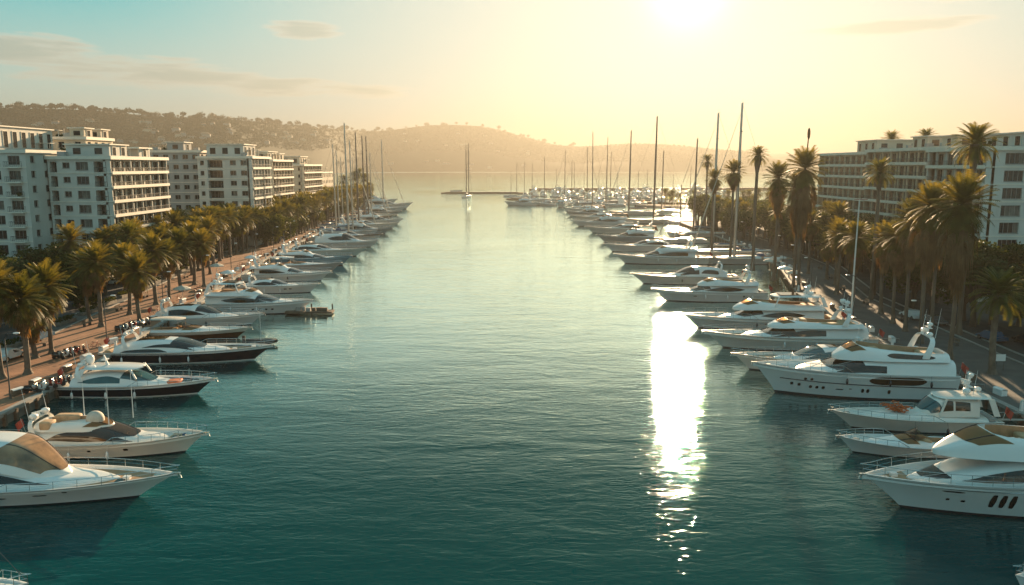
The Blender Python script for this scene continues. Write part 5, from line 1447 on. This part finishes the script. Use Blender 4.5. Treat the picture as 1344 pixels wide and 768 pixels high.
flybridge_yacht('motor_yacht', 'white yacht with twin radar domes over tan flybridge seats, black window band', 23, 5.8, X, Y, True, -2, seed=46, h0=1.9, h1=2.4, hull='cream', top1=1.9, top2=1.0, main=(.05, .78), fly=(.08, .62), win=SWOOP, winx=(.3, .62), domes=4, glass='bglass', antenna=2)
X, Y = berth(893, 436, 5.8, 24, 2.2, True)
r, H, A, F = flybridge_yacht('motor_yacht', 'white two deck yacht with its bow on the sun glitter', 24, 5.8, X, Y, True, 0, seed=47, h0=1.8, h1=2.3, top1=2.0, top2=1.3, main=(.1, .76), fly=(.1, .66), win=LENS, winx=(.22, .50), glass='bglass', ht=(.1, .42, 2.0), ports=[(.45, .48, 1.0, 1.2)])
X, Y = berth(856, 398, 5.4, 21, 2.2, True)
flybridge_yacht('motor_yacht', 'white flybridge yacht lying just beyond the bright sun glitter', 21, 5.4, X, Y, True, 0, seed=48, h0=1.9, h1=2.4, top1=1.8, top2=1.2, main=(.08, .8), fly=(.08, .6), win=LENS, winx=(.2, .55), glass='bglass', ports=[(.2, .22, 1, 1.25), (.62, .65, 1.1, 1.25)])
X, Y = berth(828, 375, 5.4, 23, 2.3, True)
coupe_yacht('motor_yacht', 'hazy cruiser with two large brown side windows, right side', 23, 5.4, X, Y, True, 0, seed=49, h0=1.8, h1=2.3, hull='cream', top=2.3, win=BAND, winx=(.2, .36), second=(.38, .55, [(0, .34), (1, .36)], [(0, .74), (1, .6)]), glass='bglass')
X, Y = berth(806, 348, 5.4, 24, 2.5, True)
flybridge_yacht('motor_yacht', 'round nosed cream yacht beyond the two window cruiser', 24, 5.4, X, Y, True, 0, seed=50, h0=1.9, h1=2.6, hull='cream', win=SWOOP, glass='bglass')
RF = [(791, 331, 22, 'hazy white yacht with brown canopy, right side middle', 'white'), (783, 319, 22, 'hazy grey yacht between the canopy yachts', 'grey'), (768, 307, 24, 'long hazy yacht whose brown canopy catches the glow', 'cream'), (750, 298, 26, 'pale big hazy yacht lying farthest out on the right', 'white'),
      (747, 290, 22, 'faint yacht behind the pale one lying farthest out', 'cream'), (742, 284, 22, 'faint grey yacht near the far marina bend', 'grey'), (738, 279, 22, 'last faint yacht of the right line', 'white')]
for i, (px, wl, L, lab, hm_) in enumerate(RF):
    X, Y = berth(px, wl, 5.2, L, 2.4, True)
    (flybridge_yacht if i % 2 else coupe_yacht)('motor_yacht', lab, L, 5.2, X, Y, True, rng.uniform(-4, 4), seed=60+i, hull=hm_, h0=1.8, h1=2.5, gear=False, glass='bglass', **(dict(ht=(.10, .42, 2.0), htm='browncanvas') if i % 2 else dict(sup='cream')))
# right sailing boats
RS = [(966, 206, 135, 'sailing boat with the tallest right mast, white and slightly leaning', 26, 'alu', 1), (937, 222, 148, 'sailing boat whose leaning mast carries a long dark furled sail', 26, 'alu', 1), (859, 352, 153, 'sailing boat with a thick orange lit mast standing alone mid marina', 30, 'darkspar', 0),
      (826, 415, 171, 'sailing boat with a dark mast near the far marina bend', 26, 'darkspar', 1), (912, 285, 181, 'sailing boat with slim mast against the palms', 22, 'darkspar', 1), (869, 430, 197, 'small sailing boat behind the orange lit mast', 18, 'darkspar', 0),
      (893, 262, 240, 'sailing boat with short mast and furled sail slanting over the grove', 16, 'darkspar', 1)]
for i, (px, Yd, top, lab, L, sp, gn) in enumerate(RS):
    mh = hz(top, Yd)-2.2; xm = at_d(px, Yd, 15).x
    sailboat('sailing_boat', lab, L, mh, xm+.55*L, Yd, True, seed=50+i, spar=sp, genoa=bool(gn), hull=['white', 'cream', 'white'][i % 3], det=i < 2, lean=.0, rs=1.6)
# far marina round the bend
FS = [(778, 470, 173, 22), (795, 500, 180, 22), (801, 540, 199, 20), (771, 520, 193, 22), (766, 545, 225, 14), (741, 560, 196, 20), (715, 575, 205, 18), (698, 590, 215, 14), (750, 600, 210, 16), (754, 610, 212, 16), (678, 620, 213, 14), (688, 640, 212, 14), (671, 660, 224, 11), (786, 590, 222, 12), (810, 560, 226, 12), (838, 520, 224, 14), (905, 480, 218, 14), (849, 600, 222, 12), (884, 560, 226, 12), (730, 640, 221, 12)]
protos = {}
for i, (px, Yd, top, L) in enumerate(FS):
    mh = hz(top, Yd)-2.2; xm = at_d(px, Yd, 15).x; rt = i % 3 != 0
    sailboat('sailing_boat', f'far sailing boat in the hazy marina bend, {ORD[i]} mast from its nearest', L, mh, xm+(.55*L if rt else -.55*L), Yd, rt, yaw=rng.uniform(-12, 12), seed=80+i, spar='darkspar', genoa=i in (3, 5, 8), det=False, group='masts of the far marina')
X, Yd = at_d(622, 640, 5).x, 640
sailboat('sailing_boat', 'two masted sailing boat anchored alone in mid channel before the jetty', 24, hz(186, Yd)-3, X-7, Yd-6, False, yaw=80, seed=99, spar='darkspar', genoa=False, det=True, mx=.60, ketch=(.26, hz(187, Yd)-4), rs=1.3)
# far motor boats: three prototypes with parts, copied
A_ = flybridge_yacht('motor_yacht', 'white motor yacht moored at the outer corner of the far marina', 20, 5.6, at_d(658, 512, 2).x+22, 512, True, 0, seed=71, h0=2, h1=2.8, gear=False, deck='deckwhite')[0]
B_ = coupe_yacht('motor_yacht', 'small cruiser beside the outer corner yacht of the far marina', 15, 4.8, at_d(697, 515, 2).x+15, 515, True, 10, seed=72, gear=False)[0]
C_ = open_boat('motor_boat', 'small open boat by the outer corner yacht of the far marina', 12, 4, at_d(716, 512, 2).x+8, 508, True, -5, seed=73, canopy='bluecanvas')[0]
k = 0
for row, (py, xa, xb) in enumerate([(271, 740, 800), (268, 745, 900), (262.5, 735, 880), (258.5, 690, 900), (256, 690, 960), (253.5, 700, 900), (251.5, 720, 960)]):
    px = xa
    while px < xb:
        k += 1; src = rng.choice([A_, B_, C_, B_]); c = copy_tree(src); p = at(px, py, 0)
        c.location = (p.x, p.y, 0); c.rotation_euler = (0, 0, (pi/2 if row % 2 else -pi/2)+rng.uniform(-.3, .3)+(pi if rng.random() < .4 else 0)*0); c.scale = (1, 1, 1)
        c['label'] = f'boat in the hazy far marina, {ORD[(k-1) % 60]} boat of the packed rows{" near the glare" if k > 60 else ""}'; c['group'] = 'packed boats of the far marina'
        w = 5.8*FPX/p.y; px += w*rng.uniform(1.05, 1.7)
# small craft at the picture's bottom corners
p = at_d(33, 42.4, 1.4)
sailboat('sailing_boat', 'small white boat bow cut by the bottom left picture corner', 9, 11, p.x-9, p.y, seed=120, det=True, mx=.12, spar='alu', genoa=False)
p = at_d(1329, 43.8, 1.4)
sailboat('sailing_boat', 'small sailing boat bow with a slim stay at the lower right picture edge', 10, 13, p.x+10, p.y, True, seed=121, det=True, mx=.30, spar='alu', genoa=False)
# finger pontoon with stores beside the square porthole yacht, and a dark tender
p = at(427, 410, .5); root = empty('pontoon', (p.x-3, p.y+1.5, 0)); tag(root, 'low brown floating pontoon cluttered with gear beside the large left yacht', 'pontoon')
b = MB(); b.box((0, 0, .35), (8, 2.2, .35)); b.build('deck', M['wood'], root)
b = MB()
for k in range(3): b.tube([(-3.6+3.6*k, 1.25, -2), (-3.6+3.6*k, 1.25, 1.5)], .12, 8)
b.build('piles', M['bark'], root)
for k in range(7):
    b = MB(); b.box((-2.8+.9*k, rng.uniform(-.6, .6), .53+.3), (rng.uniform(.5, 1), .7, .6)); tag(b.build('storage_box', M[rng.choice(['wood', 'wgrey', 'canvas', 'bluecanvas'])], smooth=None), f'storage box on the floating pontoon, {ORD[k]} from its shore end', 'box', 'boxes on the pontoon').location = root.location
p = at(340, 452, 0); root = empty('dinghy', (p.x, p.y, 0)); tag(root, 'dark dinghy with a thin white pole off the long black yacht\'s bow', 'dinghy')
b = MB(); b.tube([(-2, .8, .35), (1.2, .8, .4), (2.4, 0, .55), (1.2, -.8, .4), (-2, -.8, .35)], .3, 8); b.box((-.4, 0, .2), (3.0, 1.4, .15)); b.build('tube', M['rubber'], root, smooth=60)
b = MB(); b.box((-2.1, 0, .8), (.4, .4, .9)); b.build('outboard_motor', M['black'], root)
b = MB(); b.tube([(.3, 0, .2), (.3, 0, 4.6)], .04, 5); b.build('pole', M['dome'], root)
# ------------------------------------------------------------------ far jetty, mole, props
def jetty(name, label, pa, pb, w=3.0, z=1.3, cat='jetty'):
    a, c = Vector((*pa, 0)), Vector((*pb, 0)); d = (c-a); L = d.length; root = empty(name, a, atan2(d.y, d.x)); tag(root, label, cat)
    b = MB(); b.box((L/2, 0, z-.25), (L, w, .5)); b.build('deck', M['stone'], root)
    b = MB(); n = int(L/8)
    for k in range(n+1): b.box((L*k/n, 0, (z-3)/2), (L/n-.03, w*.8, z+2))
    b.build('piles', M['wood'], root)
    return root
a, c = at(585, 254, 0), at(672, 254, 0)
jetty('jetty', 'thin dark jetty stretching out behind the two masted boat', (a.x, a.y), (c.x+6, c.y), 5, 1.5)
a, c = at(672, 262, 0), at(905, 269, 0)
jetty('jetty', 'hazy walkway between the packed rows of the far marina', (a.x, a.y), (c.x, c.y), 3.5, 1.4)
a, c = at(700, 250, 0), at(1000, 249, 0)
jetty('breakwater', 'low breakwater across the glare beyond the far marina', (a.x, a.y), (c.x+60, c.y), 8, 2.4, 'breakwater')
# low green point at the right beyond the masts
b = MB(); P = []
c0 = at(1010, 272, 0)
for i in range(25):
    u = i/24; x = -42+150*u; r = []
    for j in range(9):
        v = j/8; w = 18*sin(pi*min(1, u*1.6+.03))**.6 if u < .6 else 18; r.append((c0.x-40+x, c0.y+(v-.5)*2*w, 1.6*sin(pi*v)+mnoise.noise(Vector((x/9, v*4, 0)))*.4-.1))
    P.append(r)
b.grid(P); tag(b.build('shore', GR, smooth=70), kind='structure')
k = 0
for i in range(16):
    k += 1; palm(c0.x-68+rng.uniform(0, 100), c0.y+rng.uniform(-12, 12), rng.uniform(4, 8), f'low palm on the glowing spit beyond the right masts, {ORD[i]} of sixteen', 'feather', 1.2, 300+i, .5, 'low palms on the far spit', z=1.0)
# tiny boat at the jetty tip
c = copy_tree(C_); p = at(592, 251.5, 0); c.location = (p.x, p.y-4, 0); c.rotation_euler = (0, 0, 0); c['label'] = 'lone small boat moored at the thin jetty\'s tip'; c['group'] = 'small open boats'

def car(X, Y, rz, paint, label, van=False):
    root = empty('parked_car' if not van else 'parked_van', (X, Y, GZ+.006), rz); tag(root, label, 'van' if van else 'car')
    L, Wd = (5.0, 1.95) if van else (4.3, 1.78); hb = 1.05 if van else .78; ht = 2.1 if van else 1.42
    prof = [(-L/2, .35), (-L/2, hb*.95), (-L/2+.15, hb+.05), (-L*.40 if van else -L*.30, hb+.08), (-L*.38 if van else -L*.20, ht-.06), (-L*.1, ht), (L*.12, ht-.04), (L*.28, hb+.08), (L*.46, hb*.82), (L/2, hb*.62), (L/2, .35)]
    b = MB(); P = []
    for (y, s) in ((-Wd/2, .0), (-Wd/2*.98, .03), (Wd/2*.98, .03), (Wd/2, .0)):
        P.append([(x, y*(.86 if z > hb+.2 else 1), z) for x, z in prof])
    b.grid(P); b.face(P[0]); b.face(P[-1]); b.build('body', M[paint], root, smooth=30)
    b = MB()
    for sd in (-1, 1):
        y = sd*(Wd/2*.90)
        b.face([(-L*.30 if van else -L*.22, y*1.06, hb+.12), (L*.22, y*1.06, hb+.12), (L*.12, y*.98, ht-.14), (-L*.30 if van else -L*.16, y*.98, ht-.14)])
    b.face([(L*.285, -Wd*.42, hb+.14), (L*.285, Wd*.42, hb+.14), (L*.155, Wd*.38, ht-.09), (L*.155, -Wd*.38, ht-.09)])
    b.build('windows', M['glass'], root)
    for sx in (-.31, .31):
        for sd in (-1, 1):
            b = MB(); x, y = sx*L, sd*(Wd/2-.08)
            b.tube([(x, y-.1, .33), (x, y+.1, .33)], .33, 12); w = b.build('wheel', M['rubber'], root, smooth=50)
            b = MB(); b.tube([(x, y-.105, .33), (x, y+.105, .33)], .19, 10); b.build('rim', M['chrome'], w)
    for sd in (-1, 1):
        b = MB(); b.ell((L/2-.1, sd*Wd*.36, hb*.66), (.14, .2, .09), 8, 5); b.build('headlight', M['dome'], root)
    return root
cars = [(12, 472, 'paint1', 'white car in the shade beside the leftmost promenade palms', 0), (50, 447, 'paint2', 'blue and pale van parked behind the pair of promenade palms', 1), ]
for (px, py, pm_, lab, v) in cars:
    p = at(px, py, GZ); car(p.x, p.y, pi/2+rng.uniform(-.1, .1), pm_, lab, bool(v))
for i in range(8):
    y = 130+i*15+rng.uniform(-3, 3); car(ql(y)-23.0, y, pi/2, rng.choice(['paint1', 'paint3', 'paint4', 'paint2']), f'car parked on the left road below the blocks, {ORD[i]} down the road', i % 5 == 4)
for i, (px, py, pm_) in enumerate([(1208, 425, 'paint3'), (1282, 447, 'paint2'), (1180, 418, 'paint1'), (1330, 452, 'paint4')]):
    p = at(px, py, GZ); car(p.x+2, p.y, pi/2+.1, pm_, ['silver car glimpsed between the shaded palm trunks', 'blue car beside the squat date palm', 'white car by the pale trunks under the tree belt', 'black car at the picture edge behind the squat date palm'][i])
for i in range(6):
    y = 150+i*16; car(qr(y)+21, y, pi/2, rng.choice(['paint1', 'paint3', 'paint4']), f'car parked below the right tree belt, {ORD[i]} of six')

def scooter(X, Y, rz, label, col='paint4', group=None):
    root = empty('motor_scooter', (X, Y, GZ+.03), rz); tag(root, label, 'scooter', group)
    for x in (-.6, .62):
        b = MB(); b.tube([(x, -.06, .25), (x, .06, .25)], .25, 10); b.build('wheel', M['rubber'], root, smooth=50)
    b = MB(); b.ell((-.42, 0, .55), (.48, .17, .27), 10, 6, e=.7); b.box((.1, 0, .3), (.6, .26, .08)); b.ell((.45, 0, .62), (.12, .2, .36), 8, 6, e=.7); b.build('body', M[col], root, smooth=50)
    b = MB(); b.ell((-.4, 0, .83), (.42, .14, .09), 10, 5, e=.5); b.build('seat', M['black'], root, smooth=50)
    b = MB(); b.tube([(.62, 0, .3), (.42, 0, 1.05)], .03, 5); b.tube([(.4, -.32, 1.08), (.42, 0, 1.05), (.4, .32, 1.08)], .02, 5); b.build('handlebar', M['chrome'], root)
    return root
SC = {}
def row_scooters(pts, names, group):
    for i, (X, Y) in enumerate(pts):
        col = ['paint4', 'paint1', 'paint3', 'red'][i % 4]
        if col in SC:
            c = copy_tree(SC[col]); c.location = (X, Y, GZ+.03); c.rotation_euler = (0, 0, rng.uniform(-.2, .4)); c['label'] = names(i); c['group'] = group
        else: SC[col] = scooter(X, Y, .2, names(i), col, group)
p = at(43, 517, GZ); d = (at(58, 508, GZ)-p)*.2
row_scooters([(p.x+.95*i*.35, p.y+.95*i) for i in range(6)], lambda i: f'scooter parked at the brick quay edge near the camera, {ORD[i]} of six', 'scooters at the quay edge')
p = at(77, 472, GZ); row_scooters([(p.x+.2*i, p.y+.9*i) for i in range(5)], lambda i: f'scooter parked beside the pair of promenade palms, {ORD[i]} of five', 'scooters by the palm pair')
p = at(185, 436, GZ); row_scooters([(p.x-3+.2*i, p.y+.9*i) for i in range(7)], lambda i: f'scooter in the row beyond the bushy palms, {ORD[i]} of seven', 'scooters beyond the bushy palms')

def bench(X, Y, rz, label):
    root = empty('park_bench', (X, Y, GZ+.03), rz); tag(root, label, 'bench', 'benches of the promenades')
    b = MB(); [b.box((-.15+.15*k, 0, .45), (.12, 1.8, .04)) for k in range(3)]; b.build('seat', M['wood'], root)
    b = MB(); [b.box((-.27, 0, .6+.14*k), (.04, 1.8, .1)) for k in range(3)]; b.build('backrest', M['wood'], root)
    for y in (-.75, .75):
        b = MB(); b.box((0, y, .22), (.45, .06, .43)); b.build('leg', M['rail'], root)
    return root
BN = bench(ql(92)-11.5, 92, 0, 'wooden bench facing the boats, first on the brick promenade')
for i in range(1, 16):
    c = copy_tree(BN); y = 92+i*13; c.location = (ql(y)-10.6, y, GZ+.03); c['label'] = f'wooden bench facing the boats, {ORD[i]} on the brick promenade'
for i in range(6):
    c = copy_tree(BN); y = 105+i*16; c.location = (qr(y)+9, y, GZ+.03); c.rotation_euler = (0, 0, pi); c['label'] = f'wooden bench in the palm shade of the grey quay, {ORD[i]} of six'
def lamp(X, Y, side, label, group='lamp posts along the quays'):
    root = empty('street_lamp', (X, Y, GZ+.03), 0 if side > 0 else pi); tag(root, label, 'street lamp', group)
    b = MB(); b.tube([(0, 0, 0), (0, 0, .6), (0, 0, 6.2), (.3, 0, 6.8), (1.1, 0, 6.95)], [.12, .08, .06, .05, .04], 8); b.build('pole', M['rail'], root, smooth=60)
    b = MB(); b.ell((1.25, 0, 6.9), (.34, .16, .09), 10, 5, e=.6); b.build('lamp_head', M['dome'], root, smooth=60); return root
LP = lamp(ql(80)-2.2, 80, 1, 'thin lamp post at the brick quay edge, first of the line')
for i in range(1, 13):
    c = copy_tree(LP); y = 80+i*24; c.location = (ql(y)-2.2, y, GZ+.03); c['label'] = f'thin lamp post at the brick quay edge, {ORD[i]} of the line'
for i in range(8):
    c = copy_tree(LP); y = 100+i*24; c.location = (qr(y)+2.2, y, GZ+.03); c.rotation_euler = (0, 0, pi); c['label'] = f'thin lamp post on the grey quay behind the sterns, {ORD[i]} of that line'
# stern-side clutter on both quays: service pedestals, boxes, bicycles, parasols
def pedestal(X, Y, label):
    root = empty('power_pedestal', (X, Y, GZ+.10)); tag(root, label, 'power pedestal', 'power pedestals at the berths')
    b = MB(); b.box((0, 0, .5), (.28, .24, 1.0)); b.build('cabinet', M['dome'], root); b = MB(); b.ell((0, 0, 1.06), (.16, .14, .12), 8, 5); b.build('lamp', M['lampglass'], root, smooth=60); return root
PD = pedestal(ql(64)-.3, 64, 'white power pedestal on the left coping, first from the camera')
for i in range(1, 26):
    c = copy_tree(PD); y = 64+i*9.5; c.location = (ql(y)-.3, y, GZ+.10); c['label'] = f'white power pedestal on the left coping, {ORD[i]} from the camera'
for i in range(22):
    c = copy_tree(PD); y = 66+i*9.5; c.location = (qr(y)+.3, y, GZ+.10); c['label'] = f'white power pedestal on the right coping, {ORD[i]} from the camera'
def dockbox(X, Y, rz, label, mt, grp):
    root = empty('dock_box', (X, Y, GZ+.03), rz); tag(root, label, 'dock box', grp)
    b = MB(); b.box((0, 0, .3), (1.3, .65, .6)); b.build('body', M[mt], root); b = MB(); P = []
    for i in range(7):
        a = pi*i/6; P.append([(-.68, .36*cos(a), .6+.14*sin(a)), (.68, .36*cos(a), .6+.14*sin(a))])
    b.grid(P); b.build('lid', M['dome'], root); return root
DB = [dockbox(ql(70)-1.4, 70, 1.4, 'dock box behind the left sterns, first from the camera', 'dome', 'dock boxes behind the sterns'), dockbox(ql(75)-1.5, 75.5, 1.7, 'wooden dock box behind the left sterns, second from the camera', 'wood', 'dock boxes behind the sterns')]
for i in range(2, 44):
    c = copy_tree(rng.choice(DB)); y = 70+i*5.3+rng.uniform(-1, 1); c.location = (ql(y)-1.2-rng.random()*1.3, y, GZ+.03); c.rotation_euler = (0, 0, 1.5+rng.uniform(-.4, .4)); c['label'] = f'dock box behind the left sterns, {ORD[i]} from the camera'
for i in range(26):
    c = copy_tree(rng.choice(DB)); y = 82+i*6.5+rng.uniform(-1, 1); c.location = (qr(y)+1.2+rng.random()*1.3, y, GZ+.03); c.rotation_euler = (0, 0, 1.5+rng.uniform(-.4, .4)); c['label'] = f'dock box behind the right sterns, {ORD[i]} from the camera'
def bicycle(X, Y, rz, label):
    root = empty('bicycle', (X, Y, GZ+.03), rz); tag(root, label, 'bicycle', 'bicycles left by the berths')
    for x in (-.52, .52):
        b = MB(); b.tube([(x+.33*cos(2*pi*k/12), 0, .34+.33*sin(2*pi*k/12)) for k in range(13)], .022, 4); b.build('wheel', M['rubber'], root)
    b = MB()
    for q in ([(-.52, 0, .34), (-.15, 0, .8), (.4, 0, .85), (.52, 0, .34)], [(-.15, 0, .8), (0, 0, .3), (.4, 0, .8)], [(0, 0, .3), (-.52, 0, .34)], [(.36, 0, .8), (.33, 0, 1.02)], [(.33, -.25, 1.03), (.33, .25, 1.03)]): b.tube(q, .02, 4)
    b.build('frame', M['red'], root); b = MB(); b.ell((-.18, 0, .92), (.14, .08, .05), 8, 4); b.build('saddle', M['black'], root); return root
BK = bicycle(ql(98)-3, 98, 1.2, 'red bicycle leaning by the left berths, first from the camera')
for i in range(1, 22):
    c = copy_tree(BK); y = 98+i*6.2+rng.uniform(-2, 2); c.location = (ql(y)-2.4-rng.random()*1.5, y, GZ+.03); c.rotation_euler = (0, 0, rng.uniform(0, 3)); c['label'] = f'red bicycle by the left berths, {ORD[i]} from the camera'
def table_set(X, Y, label, col):
    root = empty('cafe_parasol', (X, Y, GZ+.03)); tag(root, label, 'parasol', 'parasols along the quays')
    b = MB(); b.tube([(0, 0, 0), (0, 0, 2.6)], .04, 6); b.tube([(0, 0, 0), (0, 0, .1)], .3, 10); b.build('pole', M['chrome'], root)
    b = MB(); P = []
    for k in range(9):
        a = 2*pi*k/8; P.append([(0, 0, 2.75), (.8*cos(a), .8*sin(a), 2.55), (1.6*cos(a), 1.6*sin(a), 2.2), (1.62*cos(a), 1.62*sin(a), 2.05)])
    b.grid(P); b.build('canopy', M[col], root); return root
for i, (px, py) in enumerate([(1042, 372), (1030, 366), (240, 395), (300, 372), (285, 362), (330, 350), (1010, 355)]):
    p = at(px, py, GZ); table_set(p.x, p.y, f'small {"white" if i % 2 else "cream"} parasol {"by the tallest right palm" if px > 900 else "on the brick promenade"}, {ORD[i]} counted overall', 'canvas' if i % 2 == 0 else 'dome')
# planters and flower beds between promenade and road
for i in range(26):
    y = 86+i*8.5; root = empty('planter', (ql(y)-14.8, y, GZ+.02)); tag(root, f'low planter hedge between brick promenade and road, {ORD[i]} from the camera', 'planter', 'planters between promenade and road')
    b = MB(); b.box((0, 0, .25), (1.0, 4.6, .5)); b.build('trough', M['stone'], root)
    v = MB(); rg = random.Random(i)
    for q in range(150):
        c = Vector((rg.uniform(-.45, .45), rg.uniform(-2.2, 2.2), .5+rg.random()*.55)); a = Vector((rg.gauss(0, 1), rg.gauss(0, 1), rg.gauss(0, 1))).normalized(); t = a.orthogonal().normalized(); v.face([c-t*.12, c+a*.2, c+t*.12, c-a*.15])
    v.build('shrub', M['bleaf'], root)
# white flagpole on the right quay and the pale information board
p = at(1117, 415, GZ); root = empty('flagpole', (p.x, p.y, GZ)); tag(root, 'slim white pole with a short crossbar rising between the right palms', 'flagpole')
h = hz(262, p.y)-GZ
b = MB(); b.tube([(0, 0, 0), (0, 0, h*.5), (.1, 0, h)], [.16, .13, .08], 8); b.build('pole', M['dome'], root, smooth=60); b = MB(); b.tube([(-.7, 0, h), (1.4, 0, h+.05)], .05, 6); b.tube([(-.3, 0, h*.5), (.3, 0, h*.5)], .05, 6); b.build('crossbar', M['red'], root)
p = at(1312, 487, GZ); root = empty('information_board', (p.x, p.y, GZ)); tag(root, 'blank pale board on two posts beside the squat date palm', 'information board')
b = MB(); b.box((0, 0, 1.6), (1.1, .06, .8)); b.build('panel', M['dome'], root)
b = MB(); [b.tube([(x, .05, 0), (x, .05, 2.0)], .04, 6) for x in (-.45, .45)]; b.build('posts', M['rail'], root)
